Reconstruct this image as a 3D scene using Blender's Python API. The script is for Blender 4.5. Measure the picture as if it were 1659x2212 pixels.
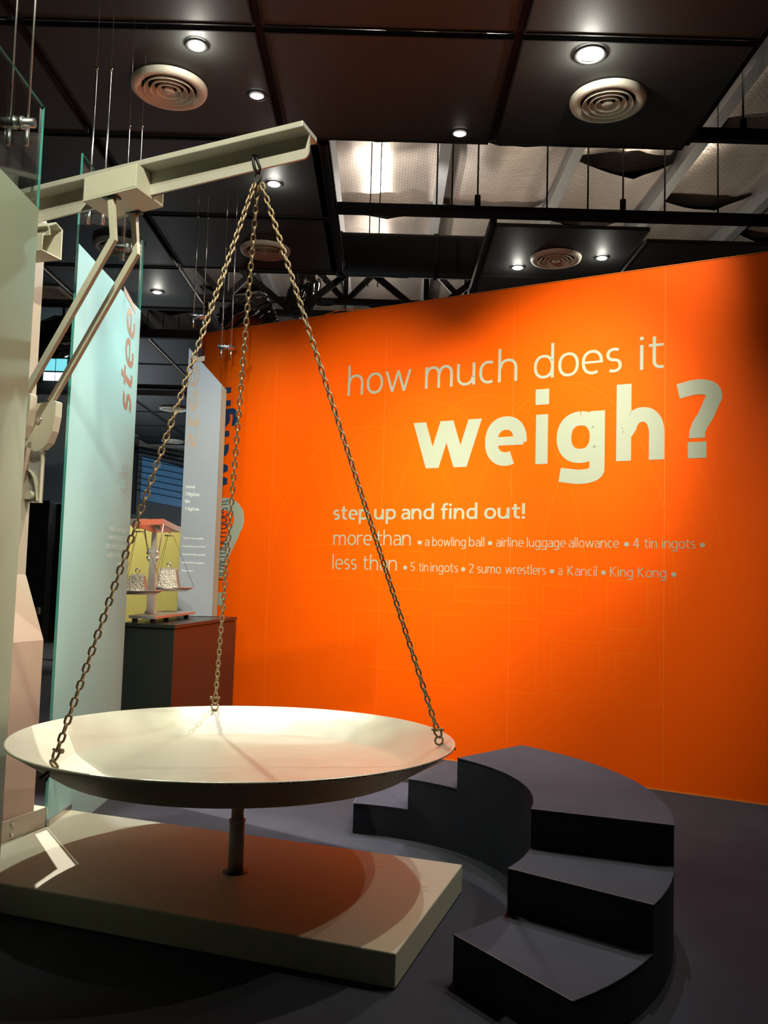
import bpy, bmesh, math, random
from mathutils import Vector, Matrix
random.seed(7)
for o in list(bpy.data.objects): bpy.data.objects.remove(o)
scene = bpy.context.scene
COL = scene.collection
PI = math.pi

# ------------------------------------------------------------------ camera
cam_d = bpy.data.cameras.new('camera'); cam = bpy.data.objects.new('camera', cam_d); COL.objects.link(cam)
scene.camera = cam
cam_d.sensor_fit = 'VERTICAL'; cam_d.sensor_height = 24.0; cam_d.lens = 1850.0 / 2212.0 * 24.0
cam_d.clip_start = 0.05; cam_d.clip_end = 200
PITCH, ROLL = math.radians(4.14), math.radians(1.65)
f = Vector((0, math.cos(PITCH), math.sin(PITCH))); r0 = Vector((1, 0, 0)); u0 = Vector((0, -math.sin(PITCH), math.cos(PITCH)))
rr = r0 * math.cos(ROLL) + u0 * math.sin(ROLL); uu = -r0 * math.sin(ROLL) + u0 * math.cos(ROLL)
M = Matrix((rr, uu, -f)).transposed().to_4x4(); M.translation = Vector((0, 0, 1.5))
cam.matrix_world = M

# ------------------------------------------------------------------ world, exposure
w = bpy.data.worlds.new('world'); scene.world = w; w.use_nodes = True
w.node_tree.nodes['Background'].inputs[0].default_value = (0.75, 0.85, 1.0, 1)
w.node_tree.nodes['Background'].inputs[1].default_value = 0.018
scene.view_settings.view_transform = 'Standard'; scene.view_settings.look = 'None'
scene.view_settings.exposure = 0.0; scene.view_settings.gamma = 1.0
scene.view_settings.use_curve_mapping = False

# ------------------------------------------------------------------ lamps and added fill lights
def spot(name, loc, aim, watts, deg, blend=0.4, col=(1, 0.93, 0.76), rad=0.04):
    d = bpy.data.lights.new(name, 'SPOT'); d.energy = watts; d.spot_size = math.radians(deg); d.spot_blend = blend
    d.color = col; d.shadow_soft_size = rad
    o = bpy.data.objects.new(name, d); COL.objects.link(o); o.location = loc
    o.rotation_euler = (Vector(aim) - Vector(loc)).to_track_quat('-Z', 'Y').to_euler()
    return o
def point(name, loc, watts, col, rad=0.3):
    d = bpy.data.lights.new(name, 'POINT'); d.energy = watts; d.color = col; d.shadow_soft_size = rad
    o = bpy.data.objects.new(name, d); COL.objects.link(o); o.location = loc; return o
WARM = (1, 0.93, 0.74); COOL = (0.72, 0.95, 1.0)
# wall washers and one added fill on the orange wall
spot('wall_spot', (1.3, 3.4, 5.1), (1.1, 6.8, 2.35), 1250, 40, 1.0, WARM, 0.06)
spot('wall_spot', (1.95, 4.9, 5.1), (1.7, 6.45, 3.4), 300, 56, 1.0, WARM, 0.04)
spot('wall_spot', (-0.6, 4.2, 5.1), (-0.5, 7.7, 1.8), 900, 52, 0.9, WARM, 0.05)
spot('wall_spot', (1.2, 1.8, 5.1), (0.95, 6.7, 1.25), 1000, 50, 0.9, WARM, 0.06)  # broad fill added to lift the whole wall
# spots over the scale
spot('pan_spot', (1.4, 4.4, 5.12), (-0.55, 4.0, 0.7), 230, 50, 0.35, WARM, 0.025)
spot('pan_spot', (2.9, 3.6, 5.12), (-0.5, 4.0, 0.5), 120, 50, 0.5, WARM, 0.03)
spot('pan_spot', (-1.42, 5.8, 5.05), (-0.95, 4.5, 0.6), 460, 46, 0.8, (0.93, 1.0, 0.82), 0.03)
spot('gap_spot', (-3.1, 6.7, 5.0), (-1.45, 4.3, 0.13), 1900, 34, 0.5, (1, 0.95, 0.86), 0.02)
# light on the beam, column and near glass
spot('beam_spot', (-0.6, 2.0, 5.12), (-1.0, 4.2, 3.25), 420, 56, 0.6, (1, 0.96, 0.76), 0.03)
spot('column_spot', (-0.35, 4.75, 5.14), (-1.80, 4.45, 2.5), 420, 26, 0.8, (1, 0.88, 0.78), 0.02)
spot('glass_spot', (-0.5, 2.3, 5.12), (-1.75, 3.7, 2.6), 150, 60, 0.8, (0.9, 1.0, 0.8), 0.05)
# cool light on the glass panels
spot('glass_spot', (-0.5, 6.3, 5.1), (-1.75, 5.1, 3.15), 620, 46, 1.0, (0.78, 0.95, 1.0), 0.05)
spot('glass_spot', (-2.9, 6.0, 5.1), (-1.6, 8.0, 2.6), 100, 50, 0.7, COOL, 0.05)
spot('model_spot', (-0.9, 4.9, 5.1), (-1.95, 7.0, 1.4), 260, 26, 0.6, WARM, 0.03)
spot('glass_spot', (-0.9, 6.6, 5.1), (-1.65, 7.95, 2.9), 170, 40, 0.9, (0.75, 0.93, 1.0), 0.05)
# floor and stairs
spot('floor_spot', (0.54, 6.9, 5.1), (-0.62, 5.25, 0.0), 650, 20, 0.2, (0.85, 0.88, 1), 0.03)
spot('stair_spot', (1.36, 5.78, 5.1), (1.1, 3.7, 0.3), 210, 76, 0.7, (0.86, 0.9, 1), 0.03)
spot('floor_spot', (3.2, 4.6, 5.1), (2.2, 4.2, 0.0), 90, 66, 0.7, (1, 0.95, 0.9), 0.04)
# unseen lights added above the hung ceiling for foil brightness and streaks
spot('roof_fill', (-0.3, 4.5, 5.9), (0.0, 10.5, 8.4), 420, 66, 0.7, (1, 0.86, 0.68), 0.05)
spot('roof_fill', (2.9, 5.0, 5.9), (3.0, 10.5, 8.4), 800, 66, 0.7, (1, 0.84, 0.68), 0.05)
spot('roof_fill', (-3.2, 9.0, 5.9), (-2.8, 13.6, 8.4), 300, 80, 0.7, (1, 0.88, 0.72), 0.05)
point('roof_fill', (-0.3, 15.0, 6.9), 150, (1, 0.88, 0.66), 0.07)
point('roof_fill', (2.5, 15.2, 6.4), 260, (1, 0.86, 0.66), 0.07)
point('roof_fill', (4.6, 15.2, 6.4), 260, (1, 0.86, 0.66), 0.07)
point('roof_fill', (-0.6, 18.5, 6.6), 700, (1, 0.9, 0.78), 0.1)
spot('roof_fill', (0.2, 12.9, 6.9), (0.2, 16.5, 8.4), 1300, 110, 0.6, (1, 0.9, 0.78), 0.1)
# unseen fill lights added at the far end of the hall
point('far_fill', (-6.5, 21.0, 2.6), 210, (0.8, 0.9, 1.0), 0.4)
spot('yellow_fill', (-2.7, 11.9, 5.0), (-3.6, 13.8, 1.2), 1100, 50, 0.6, WARM, 0.1)  # added to brighten the yellow partition

# ------------------------------------------------------------------ materials
def mat(name, color, rough=0.6, metal=0.0, noise=0.0, nscale=8.0, bump=0.0, bscale=60.0, spec=0.5, emis=None, estr=0.0, rvar=0.0):
    m = bpy.data.materials.new(name); m.use_nodes = True; nt = m.node_tree; b = nt.nodes['Principled BSDF']
    b.inputs['Roughness'].default_value = rough; b.inputs['Metallic'].default_value = metal
    b.inputs['Specular IOR Level'].default_value = spec
    b.inputs['Base Color'].default_value = (*color, 1)
    tc = nt.nodes.new('ShaderNodeTexCoord')
    if noise > 0 or rvar > 0:
        n = nt.nodes.new('ShaderNodeTexNoise'); n.inputs['Scale'].default_value = nscale; n.inputs['Detail'].default_value = 6
        nt.links.new(tc.outputs['Object'], n.inputs['Vector'])
        mx = nt.nodes.new('ShaderNodeMix'); mx.data_type = 'RGBA'
        mx.inputs[6].default_value = (*[c * (1 - noise) for c in color], 1)
        mx.inputs[7].default_value = (*[min(1, c * (1 + noise)) for c in color], 1)
        nt.links.new(n.outputs['Fac'], mx.inputs[0]); nt.links.new(mx.outputs[2], b.inputs['Base Color'])
        if rvar > 0:
            mr = nt.nodes.new('ShaderNodeMapRange'); mr.inputs[3].default_value = rough - rvar; mr.inputs[4].default_value = rough + rvar
            nt.links.new(n.outputs['Fac'], mr.inputs[0]); nt.links.new(mr.outputs[0], b.inputs['Roughness'])
    if bump > 0:
        n2 = nt.nodes.new('ShaderNodeTexNoise'); n2.inputs['Scale'].default_value = bscale; n2.inputs['Detail'].default_value = 3
        nt.links.new(tc.outputs['Object'], n2.inputs['Vector'])
        bp = nt.nodes.new('ShaderNodeBump'); bp.inputs['Strength'].default_value = bump; bp.inputs['Distance'].default_value = 0.01
        nt.links.new(n2.outputs['Fac'], bp.inputs['Height']); nt.links.new(bp.outputs[0], b.inputs['Normal'])
    if emis:
        b.inputs['Emission Color'].default_value = (*emis, 1); b.inputs['Emission Strength'].default_value = estr
    return m
M_CARPET = mat('carpet', (0.048, 0.050, 0.062), 0.95, 0, 0.25, 3, 0.5, 260, 0.15)
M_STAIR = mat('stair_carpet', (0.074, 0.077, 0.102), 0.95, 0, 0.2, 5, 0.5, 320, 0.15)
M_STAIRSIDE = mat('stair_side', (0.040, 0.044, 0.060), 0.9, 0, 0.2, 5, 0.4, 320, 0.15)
M_NOSING = mat('stair_nosing', (0.2, 0.17, 0.15), 0.7)
M_ORANGE = mat('orange_print', (0.90, 0.100, 0.0), 0.5, 0, 0.04, 2, 0, 60, 0.12)
M_SEAM = mat('seam_edge', (0.80, 0.19, 0.015), 0.6)
M_DECO = mat('print_line', (0.90, 0.128, 0.0), 0.5, 0, 0, 2, 0, 60, 0.12)
M_WHITE = mat('letter_white', (0.35, 0.385, 0.30), 0.5)
M_BLUE = mat('letter_blue', (0.012, 0.035, 0.09), 0.5)
M_PAINT = mat('cream_paint', (0.53, 0.51, 0.39), 0.55, 0.0, 0.08, 5, 0.05, 40, 0.3, rvar=0.08)
M_PAINT2 = mat('beam_paint', (0.50, 0.48, 0.40), 0.4, 0.15, 0.06, 7, 0.04, 40, 0.5, rvar=0.06)
M_COLUMN = mat('column_paint', (0.56, 0.44, 0.35), 0.5, 0.1, 0.05, 4, 0.03, 40, 0.4)
M_PAN = mat('pan_metal', (0.60, 0.575, 0.45), 0.36, 0.35, 0.12, 6, 0.06, 25, 0.5, rvar=0.1)
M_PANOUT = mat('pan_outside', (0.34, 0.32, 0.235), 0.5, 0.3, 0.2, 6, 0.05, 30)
M_RUST = mat('rim_rust', (0.2, 0.11, 0.05), 0.8, 0.2, 0.3, 30)
M_CHAIN = mat('galvanised_chain', (0.36, 0.27, 0.16), 0.45, 0.6, 0.35, 60, 0.1, 200)
M_CHROME = mat('brushed_steel', (0.6, 0.6, 0.58), 0.28, 0.95, 0.1, 30)
M_POST = mat('post_steel', (0.36, 0.36, 0.35), 0.4, 0.15, 0.1, 30)
M_DARK = mat('dark_metal', (0.02, 0.02, 0.02), 0.5, 0.3, 0.1, 10)
M_BLACK = mat('black_steel', (0.009, 0.009, 0.010), 0.7, 0.0, spec=0.25)
M_RAFTER = mat('rafter_steel', (0.05, 0.052, 0.056), 0.6, 0.2, 0.15, 4)
M_DIFF = mat('diffuser_white', (0.8, 0.76, 0.62), 0.5, 0, 0.05, 20)
M_PED = mat('pedestal_laminate', (0.022, 0.028, 0.024), 0.3, 0, 0.1, 3, 0, 60, 0.6)
M_ALU = mat('model_aluminium', (0.7, 0.68, 0.64), 0.3, 0.7, 0.05, 30)
M_HAMMER = mat('hammered_silver', (0.42, 0.39, 0.33), 0.35, 0.8, 0.05, 30, 0.8, 90)
M_YELLOW = mat('yellow_wall', (0.5, 0.47, 0.14), 0.6, 0, 0.05, 3)
M_FARWALL = mat('far_grey_wall', (0.11, 0.13, 0.135), 0.8, 0, 0.08, 2)
M_FARDARK = mat('far_dark_wall', (0.02, 0.022, 0.024), 0.7, 0, 0.1, 2)
M_CABINET = mat('dark_cabinet', (0.012, 0.014, 0.016), 0.5, 0, 0.1, 2)
M_BAG = mat('black_bag', (0.01, 0.01, 0.011), 0.16, 0, 0, 5, 0, 60, 0.9)
M_LAMP = mat('lamp_lens', (1, 1, 1), 0.3, emis=(1.0, 0.97, 0.88), estr=42)
M_LAMPDIM = mat('lamp_lens_dim', (1, 1, 1), 0.3, emis=(1.0, 0.9, 0.82), estr=5)
M_LOUVRE = mat('blue_louvre', (0.02, 0.05, 0.1), 0.4, emis=(0.04, 0.12, 0.22), estr=0.55)  # emission stands in for the blue light falling on a louvre board
M_DAY = mat('daylight_pane', (0.5, 0.8, 0.9), 0.3, emis=(0.72, 0.95, 1.0), estr=3.2)
M_DAYBLUE = mat('daylight_pane_blue', (0.2, 0.6, 0.7), 0.3, emis=(0.2, 0.75, 0.85), estr=0.9)
M_TAUPE = mat('clear_letter', (0.40, 0.31, 0.23), 0.4)
M_SMALLTXT = mat('etched_text', (0.72, 0.80, 0.74), 0.6)
M_RED = mat('red_label', (0.6, 0.01, 0.01), 0.5)
M_EDGE = mat('glass_edge', (0.07, 0.34, 0.29), 0.2, 0, 0, 5, 0, 60, 0.8)

def glass_mat():
    m = bpy.data.materials.new('clear_glass'); m.use_nodes = True; nt = m.node_tree; nt.nodes.clear()
    out = nt.nodes.new('ShaderNodeOutputMaterial'); mx = nt.nodes.new('ShaderNodeMixShader')
    tr = nt.nodes.new('ShaderNodeBsdfTransparent'); tr.inputs[0].default_value = (0.94, 0.975, 0.97, 1)
    gl = nt.nodes.new('ShaderNodeBsdfGlossy'); gl.inputs['Roughness'].default_value = 0.02
    lw = nt.nodes.new('ShaderNodeLayerWeight'); lw.inputs[0].default_value = 0.5
    pw = nt.nodes.new('ShaderNodeMath'); pw.operation = 'POWER'; pw.inputs[1].default_value = 5
    fr = nt.nodes.new('ShaderNodeMath'); fr.operation = 'MULTIPLY_ADD'; fr.inputs[1].default_value = 0.9; fr.inputs[2].default_value = 0.035
    nt.links.new(lw.outputs['Facing'], pw.inputs[0]); nt.links.new(pw.outputs[0], fr.inputs[0])
    nt.links.new(fr.outputs[0], mx.inputs[0]); nt.links.new(tr.outputs[0], mx.inputs[1]); nt.links.new(gl.outputs[0], mx.inputs[2])
    nt.links.new(mx.outputs[0], out.inputs[0]); return m
def frost_mat(name, col, tcol, tfac=0.45, clear=0.0):
    m = bpy.data.materials.new(name); m.use_nodes = True; nt = m.node_tree; nt.nodes.clear()
    out = nt.nodes.new('ShaderNodeOutputMaterial')
    df = nt.nodes.new('ShaderNodeBsdfDiffuse'); df.inputs[0].default_value = (*col, 1)
    tl = nt.nodes.new('ShaderNodeBsdfTranslucent'); tl.inputs[0].default_value = (*tcol, 1)
    mx = nt.nodes.new('ShaderNodeMixShader'); mx.inputs[0].default_value = tfac
    nt.links.new(df.outputs[0], mx.inputs[1]); nt.links.new(tl.outputs[0], mx.inputs[2])
    gl = nt.nodes.new('ShaderNodeBsdfGlossy'); gl.inputs['Roughness'].default_value = 0.35
    m2 = nt.nodes.new('ShaderNodeMixShader'); m2.inputs[0].default_value = 0.06
    nt.links.new(mx.outputs[0], m2.inputs[1]); nt.links.new(gl.outputs[0], m2.inputs[2])
    last = m2
    if clear:
        tr = nt.nodes.new('ShaderNodeBsdfTransparent'); m3 = nt.nodes.new('ShaderNodeMixShader'); m3.inputs[0].default_value = clear
        nt.links.new(m2.outputs[0], m3.inputs[1]); nt.links.new(tr.outputs[0], m3.inputs[2]); last = m3
    nt.links.new(last.outputs[0], out.inputs[0]); return m
M_GLASS = glass_mat()
M_FROST = frost_mat('frosted_film', (0.47, 0.70, 0.68), (0.55, 0.88, 0.88), 0.4)
M_FROSTNEAR = frost_mat('frosted_film_near', (0.42, 0.52, 0.40), (0.5, 0.62, 0.5), 0.35)
M_FROSTFAR = frost_mat('frosted_film_far', (0.46, 0.53, 0.58), (0.5, 0.62, 0.75), 0.4)
M_BRIGHTTXT = frost_mat('etched_text_bright', (0.86, 0.98, 0.94), (0.9, 1.0, 1.0), 0.5)
M_FROSTEDGE = frost_mat('frosted_film_thin', (0.5, 0.38, 0.26), (0.6, 0.4, 0.25), 0.4, 0.35)

def perforated():
    m = mat('perforated_panel', (0.034, 0.035, 0.032), 0.6, 0.1, 0.15, 1.5)
    nt = m.node_tree; b = nt.nodes['Principled BSDF']; tc = nt.nodes['Texture Coordinate']
    v = nt.nodes.new('ShaderNodeTexVoronoi'); v.inputs['Scale'].default_value = 90; v.inputs['Randomness'].default_value = 0.0
    nt.links.new(tc.outputs['Object'], v.inputs['Vector'])
    cr = nt.nodes.new('ShaderNodeMath'); cr.operation = 'LESS_THAN'; cr.inputs[1].default_value = 0.32
    nt.links.new(v.outputs['Distance'], cr.inputs[0])
    bp = nt.nodes.new('ShaderNodeBump'); bp.inputs['Strength'].default_value = 0.4; bp.inputs['Distance'].default_value = 0.003; bp.invert = True
    nt.links.new(cr.outputs[0], bp.inputs['Height']); nt.links.new(bp.outputs[0], b.inputs['Normal'])
    return m
M_PERF = perforated()
def foil():
    m = mat('foil_blanket', (0.62, 0.55, 0.50), 0.3, 0.9)
    nt = m.node_tree; b = nt.nodes['Principled BSDF']; tc = nt.nodes['Texture Coordinate']
    mp = nt.nodes.new('ShaderNodeMapping'); mp.inputs['Scale'].default_value = (0.5, 14.0, 1)
    nt.links.new(tc.outputs['Object'], mp.inputs['Vector'])
    n = nt.nodes.new('ShaderNodeTexNoise'); n.inputs['Scale'].default_value = 1.0; n.inputs['Detail'].default_value = 5
    nt.links.new(mp.outputs[0], n.inputs['Vector'])
    br = nt.nodes.new('ShaderNodeTexBrick'); br.inputs['Scale'].default_value = 1.0; br.inputs['Brick Width'].default_value = 0.10
    br.inputs['Row Height'].default_value = 0.06; br.inputs['Mortar Size'].default_value = 0.006; br.inputs['Mortar Smooth'].default_value = 0.3
    br.inputs['Color1'].default_value = (0.66, 0.58, 0.53, 1); br.inputs['Color2'].default_value = (0.60, 0.53, 0.49, 1); br.inputs['Mortar'].default_value = (0.30, 0.26, 0.24, 1)
    nt.links.new(tc.outputs['Object'], br.inputs['Vector']); nt.links.new(br.outputs['Color'], b.inputs['Base Color'])
    bp = nt.nodes.new('ShaderNodeBump'); bp.inputs['Strength'].default_value = 0.4; bp.inputs['Distance'].default_value = 0.02
    nt.links.new(n.outputs['Fac'], bp.inputs['Height']); nt.links.new(bp.outputs[0], b.inputs['Normal'])
    return m
M_FOIL = foil()

# ------------------------------------------------------------------ mesh helpers
class MB:
    def __init__(s): s.v = []; s.f = []; s.m = []; s.sm = []
    def add(s, vs, fs, mi=0, smooth=False):
        b = len(s.v); s.v += [tuple(v) for v in vs]
        for q in fs: s.f.append(tuple(b + i for i in q)); s.m.append(mi); s.sm.append(smooth)
    def box(s, x0, x1, y0, y1, z0, z1, mi=0):
        vs = [(x, y, z) for z in (z0, z1) for y in (y0, y1) for x in (x0, x1)]
        s.add(vs, [(0, 2, 3, 1), (4, 5, 7, 6), (0, 1, 5, 4), (2, 6, 7, 3), (0, 4, 6, 2), (1, 3, 7, 5)], mi)
    def prism(s, bot, top, mi=0, mside=None):
        n = len(bot); mside = mi if mside is None else mside
        s.add(list(bot) + list(top), [tuple(reversed(range(n))), tuple(range(n, 2 * n))], mi)
        b = len(s.v) - 2 * n
        for i in range(n):
            j = (i + 1) % n; s.f.append((b + i, b + j, b + n + j, b + n + i)); s.m.append(mside); s.sm.append(False)
    def cyl(s, p0, p1, r0, r1=None, n=16, mi=0, caps=True):
        r1 = r0 if r1 is None else r1; p0 = Vector(p0); p1 = Vector(p1); d = (p1 - p0).normalized()
        a = d.orthogonal().normalized(); b = d.cross(a)
        vs = [p0 + (a * math.cos(2 * PI * k / n) + b * math.sin(2 * PI * k / n)) * r0 for k in range(n)]
        vs += [p1 + (a * math.cos(2 * PI * k / n) + b * math.sin(2 * PI * k / n)) * r1 for k in range(n)]
        s.add(vs, [(k, (k + 1) % n, n + (k + 1) % n, n + k) for k in range(n)], mi, True)
        if caps:
            q = len(s.v) - 2 * n
            s.f.append(tuple(q + k for k in reversed(range(n)))); s.m.append(mi); s.sm.append(False)
            s.f.append(tuple(q + n + k for k in range(n))); s.m.append(mi); s.sm.append(False)
    def tube(s, path, r, n=8, closed=False, mi=0):
        P = [Vector(p) for p in path]; N = len(P); vs = []
        up = None
        for i in range(N):
            if closed: t = (P[(i + 1) % N] - P[i - 1]).normalized()
            else: t = (P[min(i + 1, N - 1)] - P[max(i - 1, 0)]).normalized()
            if up is None: up = t.orthogonal().normalized()
            up = (up - t * up.dot(t)).normalized(); b = t.cross(up)
            vs += [P[i] + (up * math.cos(2 * PI * k / n) + b * math.sin(2 * PI * k / n)) * r for k in range(n)]
        fs = []
        for i in range(N if closed else N - 1):
            j = (i + 1) % N
            for k in range(n): fs.append((i * n + k, i * n + (k + 1) % n, j * n + (k + 1) % n, j * n + k))
        s.add(vs, fs, mi, True)
        if not closed:
            q = len(s.v) - N * n
            s.f.append(tuple(q + k for k in reversed(range(n)))); s.m.append(mi); s.sm.append(False)
            s.f.append(tuple(q + (N - 1) * n + k for k in range(n))); s.m.append(mi); s.sm.append(False)
    def lathe(s, prof, n=48, mi=0, fn=None, c=(0, 0, 0), smooth=True):
        vs = []
        for k in range(n):
            t = 2 * PI * k / n
            for (r, z) in prof:
                p = (r * math.cos(t), r * math.sin(t), z)
                if fn: p = fn(p)
                vs.append((p[0] + c[0], p[1] + c[1], p[2] + c[2]))
        m = len(prof); fs = []
        for k in range(n):
            j = (k + 1) % n
            for i in range(m - 1): fs.append((k * m + i, j * m + i, j * m + i + 1, k * m + i + 1))
        s.add(vs, fs, mi, smooth)

def link_obj(name, me, parent=None):
    o = bpy.data.objects.new(name, me); COL.objects.link(o)
    if parent is not None:
        o.parent = parent
        p = parent; off = Vector((0, 0, 0))
        while p is not None: off += p.location; p = p.parent
        o.location = -off
    return o
def build(name, mb, mats, parent=None, bevel=0.0, weld=False):
    me = bpy.data.meshes.new(name); me.from_pydata(mb.v, [], mb.f)
    for m in (mats if isinstance(mats, (list, tuple)) else [mats]): me.materials.append(m)
    me.polygons.foreach_set('material_index', mb.m); me.polygons.foreach_set('use_smooth', mb.sm)
    bm = bmesh.new(); bm.from_mesh(me)
    if weld: bmesh.ops.remove_doubles(bm, verts=bm.verts, dist=1e-5)
    bmesh.ops.recalc_face_normals(bm, faces=bm.faces); bm.to_mesh(me); bm.free()
    o = link_obj(name, me, parent)
    if bevel:
        b = o.modifiers.new('bevel', 'BEVEL'); b.width = bevel; b.segments = 2; b.limit_method = 'ANGLE'; b.angle_limit = math.radians(40)
    return o
def tag(o, label=None, cat=None, group=None, kind=None):
    if label: o['label'] = label
    if cat: o['category'] = cat
    if group: o['group'] = group
    if kind: o['kind'] = kind
    return o
def empty(name, loc, parent=None):
    o = bpy.data.objects.new(name, None); COL.objects.link(o); o.empty_display_size = 0.1
    o.location = loc
    if parent is not None:
        o.parent = parent; p = parent; off = Vector((0, 0, 0))
        while p is not None: off += p.location; p = p.parent
        o.location = Vector(loc) - off
    return o

# ------------------------------------------------------------------ stroke font (x-height 100)
def arc(cx, cy, rx, ry, a0, a1, n=None, e=2.25):
    n = n or max(6, int(abs(a1 - a0) / 9)); out = []
    for i in range(n + 1):
        t = math.radians(a0 + (a1 - a0) * i / n); c, s_ = math.cos(t), math.sin(t)
        out.append((cx + rx * math.copysign(abs(c) ** (2 / e), c), cy + ry * math.copysign(abs(s_) ** (2 / e), s_)))
    return out
def stroke(path, w):
    """quads of a flat stroke of width w (or a list of widths) along path"""
    n = len(path); L = []; R = []
    for i in range(n):
        a = path[max(i - 1, 0)]; b = path[min(i + 1, n - 1)]
        dx, dy = b[0] - a[0], b[1] - a[1]; l = math.hypot(dx, dy) or 1
        ww = (w[i] if isinstance(w, list) else w) / 2
        L.append((path[i][0] - dy / l * ww, path[i][1] + dx / l * ww)); R.append((path[i][0] + dy / l * ww, path[i][1] - dx / l * ww))
    return [[L[i], R[i], R[i + 1], L[i + 1]] for i in range(n - 1)]
def diag(x0, y0, x1, y1, w):
    l = math.hypot(x1 - x0, y1 - y0); a = w / 2 * l / abs(y1 - y0)
    return [[(x0 - a, y0), (x0 + a, y0), (x1 + a, y1), (x1 - a, y1)]]
def glyph(ch, w):
    h = w / 2; k = w / 13.0; A = 148; D = -42; hw = w * 0.88  # thinner horizontals
    W = 84 + (w - 13) * 0.45; q = []; X = 100
    S = lambda p, ww=w: q.extend(stroke(p, ww))
    ring = lambda cx: S(arc(cx, 50, W / 2 - h, 51 - h, 90, 450))
    if ch == 'o': ring(W / 2)
    elif ch in 'bp': ring(W / 2); S([(h, A if ch == 'b' else X), (h, 0 if ch == 'b' else D)])
    elif ch in 'dq': ring(W / 2); S([(W - h, A if ch == 'd' else X), (W - h, 0 if ch == 'd' else D)])
    elif ch == 'g':
        ring(W / 2); S([(W - h, X), (W - h, -12)] + arc(W / 2 - 2, -14, W / 2 + 2 - h, -14 - D - h, 0, -96)[1:] + [(4 + h * .2, D + h + 5)])
    elif ch == 'c': W *= 0.84; S(arc(W * 0.58, 50, W * 0.58 - h, 51 - h, 62, 298))
    elif ch == 'e':
        S(arc(W / 2, 50, W / 2 - h, 51 - h, -4, 302 if w < 20 else 294)); S([(h, 50), (W - h * 0.5, 50)], hw * (0.9 if w < 20 else 0.72))
    elif ch == 'n' or ch == 'h':
        W *= 0.98; S([(h, X if ch == 'n' else A), (h, 0)]); ry = 38
        S([(h + h * 0.2, 60)] + arc(W / 2 + h * 0.3, X - h - ry + 1, W / 2 - h * 1.3, ry, 172, 0) + [(W - h, 0)])
    elif ch == 'u':
        W *= 0.98; S([(W - h, X), (W - h, 0)]); ry = 38
        S([(h, X)] + arc(W / 2 - h * 0.3, h + ry - 1, W / 2 - h * 1.3, ry, 180, 352) + [(W - h * 1.2, 40)])
    elif ch == 'm':
        w1 = W * 0.84; S([(h, X), (h, 0)]); ry = 36
        for x0 in (0, w1 - w):
            S([(x0 + h, 60)] + arc(x0 + w1 / 2 + h * .2, X - h - ry + 1, w1 / 2 - h * 1.2, ry, 172, 0) + [(x0 + w1 - h, 0)])
        W = 2 * w1 - w
    elif ch == 'r': S([(h, X), (h, 0)]); S([(h, 50)] + arc(h + 36, 58, 36, 42 - h, 178, 75)); W = 46 + h
    elif ch == 'i': S([(h, X), (h, 0)]); d = h * 1.12; q.append([(h - d, 120), (h + d, 120), (h + d, 120 + 2 * d), (h - d, 120 + 2 * d)]); W = w
    elif ch == 'l': S([(h, A), (h, 0)]); W = w
    elif ch == 't':
        x = 14 + h; S([(x, 130), (x, 32)] + arc(x + 26, 30, 26, 30 - h, 180, 285)); S([(0, X - hw / 2), (x + 32 + h * .3, X - hw / 2)], hw); W = x + 34 + h * .4
    elif ch == 'f':
        x = 14 + h; S([(x, 0), (x, 112)] + arc(x + 26, 114, 26, A - 113 - h, 180, 78)); S([(0, X - hw / 2), (x + 28 + h * .3, X - hw / 2)], hw); W = x + 30 + h * .4
    elif ch == 'a':
        W = 74 + (w - 13) * 0.5
        S([(8, 86)] + arc(W / 2 - 2, 64, W / 2 + 2 - h, 37 - h, 118, 0) + [(W - h, 0)])
        S([(W - h, 58 - h * .2), (W * .52, 57 - h * .2)] + arc(W * .46, 29, W * .46 - h, 28 - h * .2 - (0 if w < 18 else h * .12), 90, 270)[1:-1] + [(W * .5, h), (W * .66, h + 3), (W - h, h + 17)], hw)
    elif ch == 's':
        W = 62 + (w - 13) * 0.5; m_ = 51; r1 = (101 - h - m_) / 2; r2 = (m_ - h + 1) / 2
        S(arc(W / 2 + 1, m_ + r1, W / 2 - h, r1, 52, 262) + arc(W / 2 - 1, h - 1 + r2, W / 2 - h, r2, 82, -128))
    elif ch == 'w':
        W = 132 + (w - 13) * 1.25; s_ = W / 4 - h * .18; a = w * .53
        xs = [a, a + (W - 2 * a) * .25, W / 2, W - a - (W - 2 * a) * .25, W - a]
        for i in range(4): q.extend(diag(xs[i], X if i % 2 == 0 else 0, xs[i + 1], 0 if i % 2 == 0 else X, w * .96))
    elif ch == 'v': W = 82 + (w - 13) * .6; a = w * .53; q.extend(diag(a, X, W / 2, 0, w)); q.extend(diag(W / 2, 0, W - a, X, w))
    elif ch == 'y': W = 82 + (w - 13) * .6; a = w * .53; q.extend(diag(a, X, W / 2, 2, w)); q.extend(diag(W - a, X, W / 2 - (W / 2 - a) * .42, D, w))
    elif ch == 'k': q.extend(diag(h, 45, 66, X, w)); q.extend(diag(30, 60, 70, 0, w)); S([(h, A), (h, 0)]); W = 76
    elif ch == 'K': S([(h, 138), (h, 0)]); q.extend(diag(h + 2, 66, 74, 138, w)); q.extend(diag(h + 8, 76, 82, 0, w)); W = 92
    elif ch == 'S':
        W = 78; m_ = 71; r1 = (138 - h - m_) / 2; r2 = (m_ - h) / 2
        S(arc(W / 2 + 1, m_ + r1, W / 2 - h, r1, 50, 262) + arc(W / 2 - 1, h + r2, W / 2 - h, r2, 82, -130))
    elif ch == '?':
        W = 74 + (w - 13) * .4; cx = W * .46; p = [(4, 128 + h * .1)] + arc(cx, 146 - h - 30 + 2, W - h - cx, 30, 118, -15)[0:]
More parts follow.
